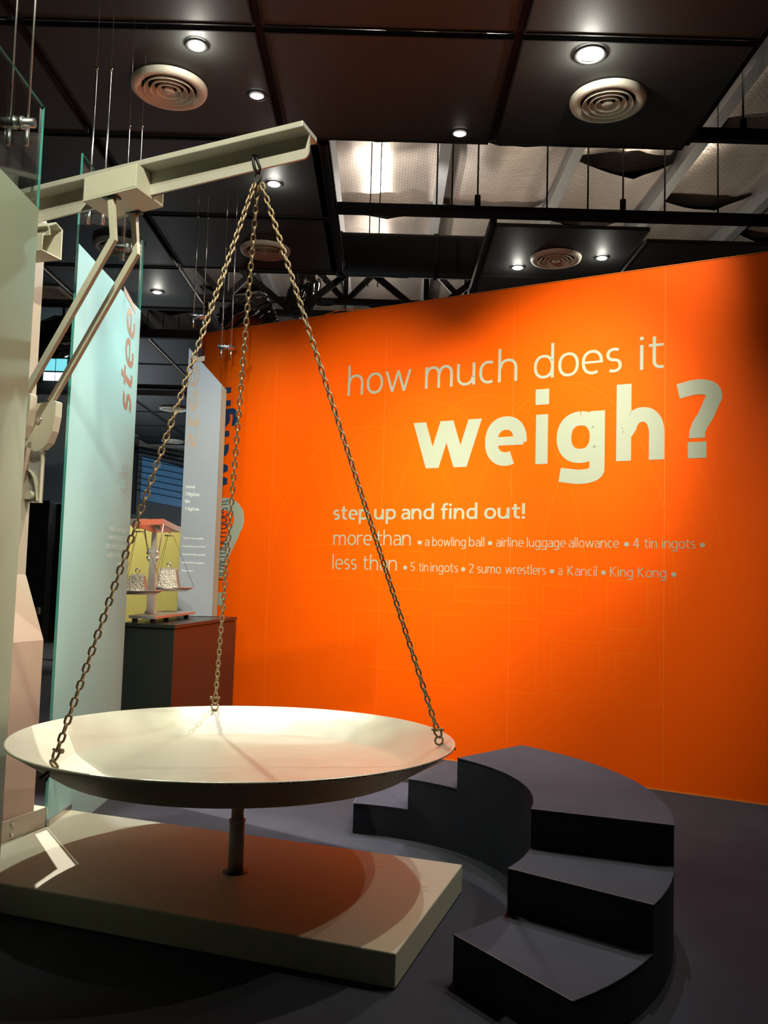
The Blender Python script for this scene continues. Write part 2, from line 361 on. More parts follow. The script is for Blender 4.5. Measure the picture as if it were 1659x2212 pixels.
        p = [(3, 131 - h * .35)] + arc(cx, 112 + (6 - h * .3), W - h - cx, 146 - h - 112 - (6 - h * .3), 108, -28) + [(cx + 14, 76), (cx + 5, 62), (cx, 48), (cx, 37 + (28 - w) * .1)]
        S(p); d = h * 1.15; q.append([(cx - d, 0), (cx + d, 0), (cx + d, 2 * d - 2), (cx - d, 2 * d - 2)])
    elif ch == '!': S([(h, 138), (h, 40)]); d = h * 1.1; q.append([(h - d, 0), (h + d, 0), (h + d, 2 * d), (h - d, 2 * d)]); W = w
    elif ch == '.': q.append([(0, 0), (w * 1.1, 0), (w * 1.1, w * 1.1), (0, w * 1.1)]); W = w
    elif ch == '/': q.extend(diag(4, -10, 56, 148, w)); W = 60
    elif ch == '\u2022':
        c = [(33 + 33 * math.cos(t * PI / 12), 52 + 33 * math.sin(t * PI / 12)) for t in range(24)]
        q.append(c); W = 66
    elif ch == '4': q.extend(diag(8, 36, 56, 138, w)); S([(2, 38), (86, 38)], hw); S([(62, 138), (62, 0)]); W = 86
    elif ch == '5': S([(70, 138 - hw / 2), (16, 138 - hw / 2)], hw); S([(16, 138), (14, 76)] + arc(32, 42, 38, 41 - h, 112, -125)); W = 74
    elif ch == '2': S([(5, 118)] + arc(36, 104, 34, 34 - h, 125, -25) + [(46, 60), (10, h)]); S([(4, h), (76, h)], hw); W = 78
    elif ch == '7': S([(4, 138 - hw / 2), (74, 138 - hw / 2)], hw); q.extend(diag(68, 138, 26, 0, w)); W = 78
    elif ch == '8': S(arc(38, 104, 30, 33 - h, 0, 360)); S(arc(38, 37, 37 - h, 38 - h, 0, 360)); W = 76
    elif ch == '3': S(arc(32, 103, 32, 34 - h, 130, -90)); S(arc(32, 37, 38, 36 - h, 90, -130)); W = 72
    else: W = 34
    return W, q
NARROW = {'i': 14, 'l': 14, 'h': 13, 'n': 13, 'm': 13, 'b': 13, 'p': 13, 'k': 13, 'u': 12, 'd': 12, 'g': 12, 'K': 13}
def layout(text, w):
    """glyph polygons with x offsets; text starts at x=0"""
    out = []; x = 0.0
    for i, ch in enumerate(text):
        if ch == ' ': x += 36; continue
        W, q = glyph(ch, w); out.append((ch, [[(px + x, py) for px, py in poly] for poly in q]))
        x += W + 9 + (NARROW.get(ch, 4)) * 0.75 - (w - 13) * 0.25
        last = x - W
        endx = last + 0
    W, _ = glyph(text[-1], w); tot = max(px for _, ps in out for poly in ps for px, _ in poly)
    return out, tot
def flat_text(glyphs, mapf, depth_dir, thick=0.0012, jit=0.00004):
    """slab each polygon: mapf(u,v)->3D point; depth_dir(u,v)->unit vector of the face"""
    mb = MB(); k = 0
    for ch, polys in glyphs:
        for poly in polys:
            k += 1; d = thick + (k % 7) * jit
            bot = [mapf(u, v) for u, v in poly]
            top = [mapf(u, v) + depth_dir(u, v) * d for u, v in poly]
            mb.prism(bot, top)
    return mb

# ------------------------------------------------------------------ floor
mb = MB(); mb.box(-14, 9, -4, 27, -0.05, 0)
tag(build('floor', mb, M_CARPET), 'dark grey blue carpet', kind='structure')

# ------------------------------------------------------------------ orange wall, slightly curved, built of printed boards
def wy(x): return 0.0033992 * x * x - 0.561992 * x + 7.44602
_xs = [-3 + i * 0.002 for i in range(4501)]; _ss = [0.0]
for i in range(1, len(_xs)): _ss.append(_ss[-1] + math.hypot(0.002, wy(_xs[i]) - wy(_xs[i - 1])))
_s0 = _ss[1500]; _ss = [s - _s0 for s in _ss]
import bisect
def wall_pt(s, z, off=0.0):
    i = min(max(bisect.bisect_left(_ss, s), 1), len(_ss) - 1)
    t = (s - _ss[i - 1]) / (_ss[i] - _ss[i - 1]); x = _xs[i - 1] + t * 0.002
    g = 2 * 0.0033992 * x - 0.561992; n = Vector((g, -1, 0)).normalized()   # towards the viewer
    return Vector((x, wy(x), z)) + n * off
def wall_n(s):
    a = wall_pt(s, 0, 0); b = wall_pt(s, 0, 1); return (b - a)
WH = 3.87
wall = empty('wall_back', (0.6, 7.1, 0)); tag(wall, 'tall curved orange exhibition wall with lettering', kind='structure')
seams = [-2.125, -1.22, -0.024, 1.17, 2.365, 3.56, 4.755, 5.9]
for i in range(len(seams) - 1):
    a, b = seams[i] + 0.002, seams[i + 1] - 0.002; mb = MB(); n = 6
    bot = [wall_pt(a + (b - a) * k / n, 0.012) for k in range(n + 1)] + [wall_pt(b - (b - a) * k / n, 0.012, -0.05) for k in range(n + 1)]
    top = [Vector((p.x, p.y, WH)) for p in bot]
    mb.prism(bot, top); build('wall_panel', mb, M_ORANGE, wall)
mb = MB()
for s in seams[1:-1]:
    mb.prism([wall_pt(s - 0.0035, 0.012, -0.002), wall_pt(s + 0.0035, 0.012, -0.002), wall_pt(s + 0.0035, 0.012, -0.04), wall_pt(s - 0.0035, 0.012, -0.04)],
             [wall_pt(s - 0.0035, WH, -0.002), wall_pt(s + 0.0035, WH, -0.002), wall_pt(s + 0.0035, WH, -0.04), wall_pt(s - 0.0035, WH, -0.04)])
build('joint_strip', mb, M_SEAM, wall)
mb = MB(); n = 40; a, b = seams[0], seams[-1]
for z0, z1, o0 in ((0.0, 0.011, 0.004), (WH + 0.001, WH + 0.006, 0.003)):
    for k in range(n):
        s0, s1 = a + (b - a) * k / n, a + (b - a) * (k + 1) / n
        mb.prism([wall_pt(s0, z0, o0), wall_pt(s1, z0, o0), wall_pt(s1, z0, -0.05), wall_pt(s0, z0, -0.05)],
                 [wall_pt(s0, z1, o0), wall_pt(s1, z1, o0), wall_pt(s1, z1, -0.05), wall_pt(s0, z1, -0.05)])
build('edge_trim', mb, M_SEAM, wall)
mb = MB(); s = seams[0] - 0.003
mb.prism([wall_pt(s, 0.01, 0.002), wall_pt(s + 0.002, 0.01, 0.002), wall_pt(s + 0.002, 0.01, -0.09), wall_pt(s, 0.01, -0.09)],
         [wall_pt(s, 3.7, 0.002), wall_pt(s + 0.002, 3.7, 0.002), wall_pt(s + 0.002, 3.7, -0.09), wall_pt(s, 3.7, -0.09)])
build('end_cap', mb, M_WHITE, wall)

WIDTHS = {'light': 12, 'bold': 28, 'semi': 20, 'small': 13}
WORDS = [('how','light',-0.412,0.234,3.096,0.187),('much','light',0.369,1.203,3.096,0.188),('does','light',1.344,2.044,3.096,0.189),('it','light',2.18,2.356,3.096,0.19),
('w','bold',0.268,0.902,2.407,0.398),('e','bold',0.935,1.293,2.407,0.398),('i','bold',1.363,1.474,2.407,0.398),('g','bold',1.541,1.92,2.407,0.398),('h','bold',2.008,2.363,2.407,0.398),('?','bold',2.448,2.765,2.407,0.398),
('step','semi',-0.522,-0.159,1.973,0.092),('up','semi',-0.098,0.119,1.973,0.092),('and','semi',0.173,0.483,1.973,0.092),('find','semi',0.548,0.879,1.973,0.091),('out!','semi',0.94,1.289,1.973,0.09),
('more','light',-0.513,-0.114,1.748,0.092),('than','light',-0.067,0.27,1.748,0.092),
('\u2022','small',0.336,0.376,1.747,0.053),('a','small',0.407,0.446,1.747,0.053),('bowling','small',0.476,0.781,1.747,0.053),('ball','small',0.81,0.945,1.747,0.053),('\u2022','small',0.978,1.014,1.747,0.053),('airline','small',1.05,1.282,1.747,0.053),('luggage','small',1.309,1.625,1.747,0.053),('allowance','small',1.651,2.035,1.747,0.053),('\u2022','small',2.073,2.109,1.747,0.053),('4','small',2.138,2.186,1.747,0.053),('tin','small',2.223,2.313,1.747,0.053),('ingots','small',2.349,2.583,1.747,0.053),('\u2022','small',2.614,2.650,1.747,0.053),
('less','light',-0.514,-0.262,1.531,0.092),('than','light',-0.195,0.142,1.531,0.092),
('\u2022','small',0.205,0.242,1.531,0.054),('5','small',0.276,0.316,1.531,0.054),('tin','small',0.356,0.443,1.531,0.054),('ingots','small',0.465,0.716,1.531,0.054),('\u2022','small',0.745,0.782,1.53,0.053),('2','small',0.815,0.856,1.53,0.053),('sumo','small',0.889,1.094,1.53,0.053),('wrestlers','small',1.13,1.468,1.53,0.053),('\u2022','small',1.50,1.536,1.53,0.053),('a','small',1.569,1.602,1.53,0.053),('Kancil','small',1.642,1.869,1.53,0.053),('\u2022','small',1.902,1.938,1.53,0.053),('King','small',1.971,2.14,1.53,0.053),('Kong','small',2.177,2.38,1.53,0.053),('\u2022','small',2.416,2.452,1.53,0.053)]
for t, kind, s0, s1, z, xh in WORDS:
    g, tot = layout(t, WIDTHS[kind]); x0 = min(px for _, ps in g for poly in ps for px, _ in poly)
    sx = (s1 - s0) / (tot - x0); sz = xh / 100
    if kind == 'small' and t == 'a': pass
    mf = lambda u, v: wall_pt(s0 + (u - x0) * sx, z + v * sz, 0.0006)
    dn = lambda u, v: wall_n(s0 + (u - x0) * sx)
    if kind == 'bold' or (kind == 'light' and xh > 0.15):
        for gl in g: build('letter', flat_text([gl], mf, dn), M_WHITE, wall)
    else:
        build('lettering' if t != '\u2022' else 'bullet_dot', flat_text(g, mf, dn), M_WHITE, wall)
# second graphic at the wall's left end: rotated blue words over a big pale question mark
g, tot = layout('?', 17)
build('lettering', flat_text(g, lambda u, v: wall_pt(-2.085 + u * 0.0072, 1.15 + v * 0.0072, 0.0005), lambda u, v: wall_n(-1.8)), M_WHITE, wall)
g, tot = layout('weigh', 26); k = 1.02 / tot
build('lettering', flat_text(g, lambda u, v: wall_pt(-1.765 - v * 0.0022, 2.27 + u * k, 0.0022), lambda u, v: wall_n(-1.8)), M_BLUE, wall)
g, tot = layout('how much does it', 10); k = 0.78 / tot
build('lettering', flat_text(g, lambda u, v: wall_pt(-1.745 - v * 0.0011, 1.40 + u * k, 0.0022), lambda u, v: wall_n(-1.8)), M_BLUE, wall)
# faint printed line drawing
mb = MB()
def wline(pts, wd=0.009):
    for i, qd in enumerate(stroke(pts, wd)):
        mb.prism([wall_pt(u, v, 0.0002) for u, v in qd], [wall_pt(u, v, 0.0004) for u, v in qd])
def wrect(a, b, z0, z1):
    wline([(a, z0), (a, z1)]); wline([(b, z0), (b, z1)]); wline([(a, z0), (b, z0)]); wline([(a, z1), (b, z1)])
for r in ((-1.62, -1.24, 0.78, 1.25), (-0.95, -0.42, 0.72, 1.18), (-0.28, 0.32, 0.70, 1.18), (0.5, 1.4, 0.6, 1.18), (1.52, 1.9, 0.62, 1.03), (2.02, 2.34, 0.6, 0.96), (-0.9, -0.35, 1.45, 1.75), (-0.1, 0.4, 1.38, 1.7), (0.7, 1.3, 1.3, 1.42), (1.45, 1.75, 1.24, 1.45), (1.95, 2.25, 1.14, 1.5)): wrect(*r)
for cx, cz, rx, rz, a0, a1 in ((0.3, 1.45, 1.0, 1.55, 10, 170), (0.9, 1.3, 0.9, 1.7, 5, 160), (1.6, 1.25, 0.85, 1.8, 0, 175), (-0.2, 1.5, 1.0, 1.3, 20, 175), (2.1, 1.3, 0.7, 1.5, 20, 180), (0.2, 3.0, 0.8, 1.4, 190, 300), (-0.5, 2.9, 0.9, 1.0, 30, 250)):
    wline(arc(cx, cz, rx, rz, a0, a1, 40, 2.0), 0.008)
tag(build('printed_outline', mb, M_DECO, wall), kind='stuff')
# further orange wall standing behind the left end
mb = MB(); mb.prism([(-2.41, 10.9, 0), (-1.3, 11.1, 0), (-1.3, 11.2, 0), (-2.41, 11.0, 0)], [(-2.41, 10.9, 4.54), (-1.3, 11.1, 4.54), (-1.3, 11.2, 4.54), (-2.41, 11.0, 4.54)])
tag(build('wall_far_orange', mb, M_ORANGE), 'second orange wall behind', kind='structure')

# ------------------------------------------------------------------ stairs
SC = Vector((-0.26, 4.10, 0)); RI, RO = 0.985, 1.57
st = empty('curved_steps', (1.0, 4.2, 0)); tag(st, 'dark blue grey carpeted curved steps rising to a platform around the big pan', 'steps')
def sector(a0, a1, z0, z1, ri=RI, ro=RO, n=None):
    n = n or max(3, int(abs(a1 - a0) / 3)); pts = []
    for k in range(n + 1):
        t = math.radians(a0 + (a1 - a0) * k / n); pts.append((SC.x + ri * math.cos(t), SC.y + ri * math.sin(t)))
    for k in range(n, -1, -1):
        t = math.radians(a0 + (a1 - a0) * k / n); pts.append((SC.x + ro * math.cos(t), SC.y + ro * math.sin(t)))
    return [(x, y, z0) for x, y in pts], [(x, y, z1) for x, y in pts]
for nm, a0, a1, z in (('step', 63.3, 82.3, 0.17), ('step', 44.5, 63.25, 0.34), ('platform', -18.5, 44.45, 0.505), ('step', -36, -18.55, 0.34), ('step', -55, -36.05, 0.17)):
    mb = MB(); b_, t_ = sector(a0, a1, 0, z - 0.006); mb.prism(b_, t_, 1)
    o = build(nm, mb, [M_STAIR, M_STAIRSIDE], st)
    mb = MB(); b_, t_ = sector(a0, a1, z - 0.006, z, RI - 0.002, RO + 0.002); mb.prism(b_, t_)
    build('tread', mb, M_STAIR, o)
    mb = MB()   # worn nosing lines
    if a0 < 0: e = a0 if nm == 'step' or a0 < -18 else a1
    else: e = a1
    t = math.radians(e); d = Vector((math.cos(t), math.sin(t), 0)); tn = Vector((-d.y, d.x, 0)) * (1 if e == a1 else -1)
    p0 = SC + d * RI; p1 = SC + d * RO
    mb.prism([p0 + Vector((0, 0, z - .001)), p1 + Vector((0, 0, z - .001)), p1 + tn * .003 + Vector((0, 0, z - .001)), p0 + tn * .003 + Vector((0, 0, z - .001))],
             [p0 + Vector((0, 0, z + .0015)), p1 + Vector((0, 0, z + .0015)), p1 + tn * .003 + Vector((0, 0, z + .0015)), p0 + tn * .003 + Vector((0, 0, z + .0015))])
    build('nosing', mb, M_NOSING, o)

# ------------------------------------------------------------------ the giant balance
BX, BY = -0.62, 4.0; AV = Vector((-0.947, 0.322, 0)).normalized(); NV = Vector((0.322, 0.947, 0)).normalized()
def F(s, n, z): return Vector((BX, BY, 0)) + AV * s + NV * n + Vector((0, 0, z))
bal = empty('giant_balance', (-0.62, 4.0, 0)); tag(bal, 'giant cream steel balance with round pan hung on three chains', 'balance scale')
def sprism(poly, n0, n1, mats, name, parent, bevel=0.0):
    mb = MB(); mb.prism([F(s, n0, z) for s, z in poly], [F(s, n1, z) for s, z in poly]); return build(name, mb, mats, parent, bevel)
def fbox(s0, s1, n0, n1, z0, z1, mats, name, parent, bevel=0.0):
    return sprism([(s0, z0), (s1, z0), (s1, z1), (s0, z1)], n0, n1, mats, name, parent, bevel)
fbox(-0.925, 2.5, -0.52, 0.52, 0.004, 0.13, M_PAINT, 'plinth', bal, 0.006)
# post
mb = MB(); mb.cyl((-0.63, 4.01, 0.13), (-0.63, 4.01, 0.36), 0.035, n=32); post = build('post', mb, M_POST, bal)
mb = MB(); mb.cyl((-0.63, 4.01, 0.36), (-0.63, 4.01, 0.598), 0.028, n=32); mb.cyl((-0.63, 4.01, 0.355), (-0.63, 4.01, 0.363), 0.038, n=32); build('inner_rod', mb, M_POST, post)
mb = MB(); mb.lathe([(0.036, 0.1305), (0.058, 0.1305), (0.057, 0.1325), (0.036, 0.1325)], 32, c=(-0.63, 4.01, 0)); build('collar', mb, M_DARK, post)  # flat dark ring standing in for the dark hole around the post
# pan: rim tilts up toward the viewer
PC = (-0.64, 4.02, 0.739); tilt = lambda p: (p[0], p[1], p[2] - 0.022 * p[1])
mb = MB()
mb.lathe([(0.0, -0.128), (0.3, -0.129), (0.6, -0.128), (0.765, -0.125), (0.79, -0.118), (0.985, 0.0)], 128, 0, tilt, PC)
mb.lathe([(0.985, 0.0), (0.99, 0.003), (0.996, 0.0), (0.996, -0.006), (0.99, -0.009)], 128, 0, tilt, PC)
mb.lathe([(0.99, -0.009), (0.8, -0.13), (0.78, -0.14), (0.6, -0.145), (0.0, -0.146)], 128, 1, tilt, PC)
pan = build('pan', mb, [M_PAN, M_PANOUT], bal, weld=True)
mb = MB(); random.seed(3)
for k in range(46):   # rust specks along the near right rim
    t = math.radians(random.gauss(302, 13)); R = 0.9965; c = tilt((R * math.cos(t), R * math.sin(t), -0.003)); l = random.uniform(0.003, 0.008); d = Vector((-math.sin(t), math.cos(t), 0)) * l; o = Vector((math.cos(t), math.sin(t), 0)) * 0.0025
    c = Vector(c) + Vector(PC); hh = Vector((0, 0, random.uniform(0.001, 0.0028)))
    mb.prism([c - d - hh, c + d - hh, c + d - hh + o, c - d - hh + o], [c - d + hh, c + d * .7 + hh, c + d * .7 + hh + o, c - d + hh + o])
tag(build('rust_speck', mb, M_RUST, pan), kind='stuff')

# chains
def link_mesh(L=0.0445, W=0.0300, r=0.0048, name='chain_link'):
    mb = MB(); hs = L / 2 - W / 2; R = W / 2 - r; path = []
    for k in range(9): t = -PI / 2 + PI * k / 8; path.append((hs + R * math.cos(t), R * math.sin(t), 0))
    for k in range(9): t = PI / 2 + PI * k / 8; path.append((-hs + R * math.cos(t), R * math.sin(t), 0))
    mb.tube(path, r, 7, True); me = bpy.data.meshes.new(name); me.from_pydata(mb.v, [], mb.f); me.materials.append(M_CHAIN)
    me.polygons.foreach_set('use_smooth', [True] * len(me.polygons)); return me
LM = link_mesh()
def put(me, name, p, x, y, parent, root):
    x = x.normalized(); z = x.cross(y).normalized(); y = z.cross(x)
    o = bpy.data.objects.new(name, me); COL.objects.link(o); o.parent = parent
    m = Matrix((x, y, z)).transposed().to_4x4(); m.translation = p - root; o.matrix_local = m; return o
TOP = F(0.04, 0.0, 3.37)
def rimpt(deg, R=0.975, dz=0.0):
    t = math.radians(deg); p = tilt((R * math.cos(t), R * math.sin(t), dz)); return Vector(p) + Vector(PC)
RING = None
mb = MB(); mb.tube([(0.0185 * math.cos(t * PI / 12), 0.0185 * math.sin(t * PI / 12), 0) for t in range(24)], 0.0052, 8, True)
RING = bpy.data.meshes.new('pan_ring'); RING.from_pydata(mb.v, [], mb.f); RING.materials.append(M_CHAIN); RING.polygons.foreach_set('use_smooth', [True] * len(RING.polygons))
vup = Vector((0, 0, 1))
for nm, deg, off, tw in (('L', 234.5, Vector((-0.012, -0.0, -0.006)), 0.6), ('R', 3.5, Vector((0.022, 0.0, -0.006)), 0.2), ('B', 107.5, Vector((0, 0.012, -0.004)), 0.9)):
    ch = empty('chain', TOP + off, bal)
    rp = rimpt(deg, 0.965, -0.012); t = math.radians(deg); rad = Vector((math.cos(t), math.sin(t), 0)); tan = Vector((-rad.y, rad.x, 0))
    inw = 0.035 if nm == 'R' else 0.006
    rc = rp - rad * inw + vup * (0.016 if nm != 'R' else 0.004); a = TOP + off; ringtop = rc + vup * 0.0185; dn = (ringtop - a).normalized()
    sp = ringtop - dn * 0.034; b = sp + dn * 0.004
    d = (b - a); n = int(round(d.length / 0.0335)); step = d / n; rt = ch.location + bal.location
    base = dn.cross(Vector((0, 1, 0))).normalized()
    for i in range(n):
        p = a + step * (i + 0.5); ang = tw + (PI / 2 if i % 2 else 0) + i * 0.012
        y = Matrix.Rotation(ang, 3, dn) @ base
        o = put(LM, 'chain_link', p, dn, y, ch, rt)
    pin = (tan if nm != 'R' else rad); mb = MB()
    mb.cyl(sp - pin * 0.026, sp + pin * 0.026, 0.0048, n=10); mb.cyl(sp + pin * 0.020, sp + pin * 0.031, 0.0095, n=10)
    mb.tube([sp - pin * 0.016, sp - pin * 0.016 + dn * 0.02, sp - pin * 0.009 + dn * 0.034, sp + dn * 0.040, sp + pin * 0.009 + dn * 0.034, sp + pin * 0.016 + dn * 0.02, sp + pin * 0.016], 0.0052, 8)
    build('shackle', mb, M_CHAIN, ch)
    put(RING, 'pan_ring', rc, (rad + vup * 1.6) if nm != 'R' else (vup + rad * 0.2), tan if nm != 'R' else Vector((1, 0.2, 0)), ch, rt)
    mb = MB(); q = rimpt(deg, 0.985, -0.012); mb.cyl(q - rad * 0.02 - vup * 0.012 - tan * .02, q + rad * 0.02 + vup * -0.03 - tan * .02, 0.006, n=8); mb.cyl(q + rad * 0.006 - vup * 0.012 + tan * .02, q + rad * 0.02 - vup * 0.035 + tan * .02, 0.005, n=8)
    build('ring_lug', mb, M_DARK, ch)
# hook
mb = MB()
mb.tube([F(0.062, -0.012, 3.50), F(0.058, -0.018, 3.475), F(0.05, -0.014, 3.44), F(0.04, -0.006, 3.41)], 0.007, 8)
mb.tube([F(0.052, -0.012, 3.50), F(0.035, -0.014, 3.47), F(0.02, -0.014, 3.435), F(0.03, -0.006, 3.405)], 0.006, 8)
mb.tube([F(0.04 + 0.018 * math.cos(t * PI / 10), 0, 3.39 + 0.024 * math.sin(t * PI / 10)) for t in range(20)], 0.0055, 8, True)
build('hook', mb, M_DARK, bal)
# tilted T beam (top flange and web with a rounded lower corner)
S0, S1 = -0.23, 2.7; zt = lambda s: 3.597 - 0.085 * (s + 0.23); wb = lambda s: 3.452 - 0.092 * (s + 0.23)
beam = sprism([(S0, zt(S0)), (S1, zt(S1)), (S1, zt(S1) - 0.03), (S0, zt(S0) - 0.03)], -0.085, 0.085, M_PAINT2, 'beam', bal, 0.004)
web = [(S0, zt(S0) - 0.03), (S1, zt(S1) - 0.03), (S1, wb(S1))] + [(S0 + 0.03 - 0.03 * math.sin(k * PI / 12), wb(S0) + 0.03 - 0.03 * math.cos(k * PI / 12)) for k in range(7)]
sprism(web, -0.006, 0.006, M_PAINT2, 'web_plate', beam)
# saddle box under the beam
def tz(s, z): return z
zb = lambda s: 3.329 + (0.95 - s) * 0.106; zf = lambda s: 3.449 + (0.956 - s) * 0.11
pv = sprism([(0.95, zb(0.95)), (0.95, zf(0.95)), (0.64, zf(0.64)), (0.64, zb(0.64))], -0.125, -0.115, M_PAINT, 'saddle_box', bal, 0.003)
sprism([(0.95, zb(0.95) - 0.004), (0.95, zb(0.95) + 0.008), (0.635, zb(0.635) + 0.008), (0.635, zb(0.635) - 0.004)], -0.125, 0.105, M_PAINT, 'bottom_plate', pv)
sprism([(0.65, zb(0.65)), (0.65, zf(0.65)), (0.64, zf(0.64)), (0.64, zb(0.64))], -0.115, -0.008, M_PAINT, 'end_plate', pv)
sprism([(0.95, zb(0.95)), (0.95, zf(0.95)), (0.94, zf(0.94)), (0.94, zb(0.94))], -0.115, -0.008, M_PAINT, 'end_plate', pv)
sprism([(0.91, 3.326), (0.91, 3.39), (0.635, 3.425), (0.635, 3.358)], 0.098, 0.105, M_PAINT, 'back_lip', pv)
# two cranked flat bars and their slots
for n0 in (-0.095, 0.095):
    mb = MB(); t = 0.016
    P = [(0.802, 3.345), (0.774, 3.128), (1.262, 2.36)]
    hb = 0.013
    left = [(P[0][0] + t, P[0][1]), (P[1][0] + t * 1.05, P[1][1] + 0.004), (P[2][0] + t * 0.9, P[2][1] + t * 0.55)]
    right = [(P[2][0] - t * 0.9, P[2][1] - t * 0.55), (P[1][0] - t * 0.9, P[1][1] - 0.012), (P[0][0] - t, P[0][1])]
    hbr = sprism(left + right, n0 - hb, n0 + hb, M_PAINT, 'cranked_bar', bal, 0.001)
    fbox(0.84, 0.76, n0 - 0.022, n0 + 0.022, 3.338 - 0.004, 3.341, M_DARK, 'slot_plate', hbr)
# column
sprism([(1.39, 0.13), (1.39, 3.30), (1.44, 3.42), (1.9, 3.42), (1.9, 0.13)], -0.13, 0.13, M_COLUMN, 'column', bal, 0.004)
sprism([(1.25, 0.13), (1.25, 1.105), (1.389, 1.445), (1.389, 0.13)], -0.13, 0.13, M_COLUMN, 'column_foot', bal, 0.004)
sprism([(1.345, 3.25), (1.345, 3.33), (1.389, 3.40), (1.389, 3.20)], -0.13, 0.10, M_COLUMN, 'column_head', bal, 0.003)
# slotted channel on the front of the column head
path = [(-0.062, 3.212), (-0.070, 3.245), (-0.055, 3.262), (-0.017, 3.289), (0.038, 3.268), (0.040, 3.106), (-0.11, 3.104), (-0.11, 3.19), (-0.088, 3.205)]
path = [(-0.058, 3.205), (-0.066, 3.235), (-0.082, 3.243), (-0.078, 3.250), (-0.017, 3.289), (0.038, 3.268), (0.040, 3.106), (-0.11, 3.104), (-0.11, 3.19), (-0.09, 3.203)]
th = 0.008; inn = []; mb = MB()
for i, (s, z) in enumerate(path):
    a = path[max(i - 1, 0)]; b = path[min(i + 1, len(path) - 1)]; dx, dz = b[0] - a[0], b[1] - a[1]; l = math.hypot(dx, dz); inn.append((s + dz / l * th, z - dx / l * th))
for i in range(len(path) - 1):
    q = [path[i], path[i + 1], inn[i + 1], inn[i]]
    mb.prism([F(1.20, s, z) for s, z in q], [F(1.388, s, z) for s, z in q])
chn = build('slotted_channel', mb, M_PAINT, bal)
fbox(1.34, 1.388, -0.10, 0.03, 3.115, 3.25, M_COLUMN, 'channel_arm', chn)
# curved bearing plates that take the bars
for n0 in (-0.095, 0.095):
    pl = [(1.389, 2.345), (1.225, 2.362), (1.212, 2.355), (1.213, 2.28), (1.226, 2.2), (1.25, 2.14), (1.29, 2.105), (1.33, 2.093), (1.389, 2.12)]
    bp = sprism(pl, n0 - 0.02, n0 - 0.012, M_PAINT, 'bearing_plate', bal)
    sprism([(1.225, 2.362), (1.212, 2.355), (1.213, 2.28), (1.226, 2.2), (1.25, 2.14), (1.29, 2.105), (1.30, 2.115), (1.262, 2.148), (1.238, 2.205), (1.226, 2.28), (1.226, 2.35)], n0 - 0.012, n0 + 0.03, M_PAINT, 'rim_strip', bp)
    mb = MB(); mb.cyl(F(1.31, n0 - 0.03, 2.26), F(1.31, n0 + 0.02, 2.26), 0.014, n=12); mb.cyl(F(1.37, n0 - 0.03, 2.20), F(1.37, n0 + 0.0, 2.20), 0.01, n=10); build('bearing_pin', mb, M_CHROME, bp)
# open guard housing with a roller
gh = fbox(1.30, 1.307, 0.095, 0.12, 1.83, 2.11, M_PAINT, 'guard_housing', bal)
fbox(1.30, 1.389, 0.095, 0.12, 1.824, 1.83, M_PAINT, 'housing_floor', gh)
fbox(1.30, 1.389, 0.112, 0.12, 1.83, 2.11, M_POST, 'housing_back', gh)
pth = [(1.389, 2.0), (1.365, 1.985), (1.345, 1.96), (1.330, 1.92), (1.320, 1.875), (1.315, 1.832)]
mb = MB()
for i in range(len(pth) - 1):
    a, b = pth[i], pth[i + 1]; q = [a, b, (b[0] - 0.006, b[1]), (a[0] - 0.006, a[1])]
    mb.prism([F(s, 0.085, z) for s, z in q], [F(s, 0.111, z) for s, z in q])
build('curved_guard', mb, M_PAINT, gh)
mb = MB(); mb.cyl(F(1.352, 0.07, 1.862), F(1.352, 0.111, 1.862), 0.022, n=20); build('roller', mb, M_PAINT, gh)
# foot bracket
fb = fbox(1.236, 1.2485, -0.22, 0.205, 0.131, 0.232, M_PAINT2, 'foot_bracket', bal, 0.002)
mb = MB()
for z in (0.155, 0.205): mb.cyl(F(1.236, -0.04, z), F(1.228, -0.04, z), 0.009, n=12)
build('bolt', mb, M_CHROME, fb)

# ------------------------------------------------------------------ glass panels
def glass_panel(y_near, y_far, ztop, zfrost, label, film, word=None, bottom=None, small=False):
    X = -1.73; root = empty('glass_screen', (X, (y_near + y_far) / 2, 0)); tag(root, label, 'glass screen')
    bottom = bottom or [(y_near, 0.0), (y_far, 0.0)]
    poly = bottom + [(y_far, ztop), (y_near, ztop)]
    mb = MB(); mb.prism([(X - 0.006, y, z) for y, z in poly], [(X + 0.006, y, z) for y, z in poly], 0, 1); build('pane', mb, [M_GLASS, M_EDGE], root)
    poly = bottom + [(y_far, zfrost), (y_near, zfrost)]; poly = [(y + (0.004 if y == y_near else -0.004 if y == y_far else 0), z + 0.002) for y, z in poly]
    mb = MB(); mb.prism([(X + 0.0065, y, z) for y, z in poly], [(X + 0.0075, y, z) for y, z in poly]); build('frosted_film', mb, film, root)
    return root
gA = glass_panel(2.35, 4.06, 3.74, 3.22, 'nearest frosted glass panel cut by the left edge of the photo', M_FROSTNEAR, bottom=[(2.35, 0.135), (4.06, 0.135)])
gB = glass_panel(4.60, 5.82, 3.78, 3.265, 'frosted glass panel with the brown word steel beside the column', M_FROST, bottom=[(4.60, 0.135), (4.96, 0.135), (4.96, 0.0), (5.82, 0.0)])
mb = MB(); mb.box(-1.724, -1.708, 4.60, 4.93, 0.131, 0.16); mb.box(-1.752, -1.737, 4.60, 4.93, 0.131, 0.16); build('floor_channel', mb, M_CHROME, gB)
ix = Vector((1, 0, 0)); SH = 0.22
def steel_word(parent, org, uvec, vvec, nvec, length, xh, w=20, shear=SH):
    g, tot = layout('steel', w); k = length / tot; kv = xh / 100
    mf = lambda u, v: org + uvec * (u * k + v * kv * shear) + vvec * (v * kv)
    for gl in g: build('letter', flat_text([gl], mf, lambda u, v: nvec), M_TAUPE, parent)
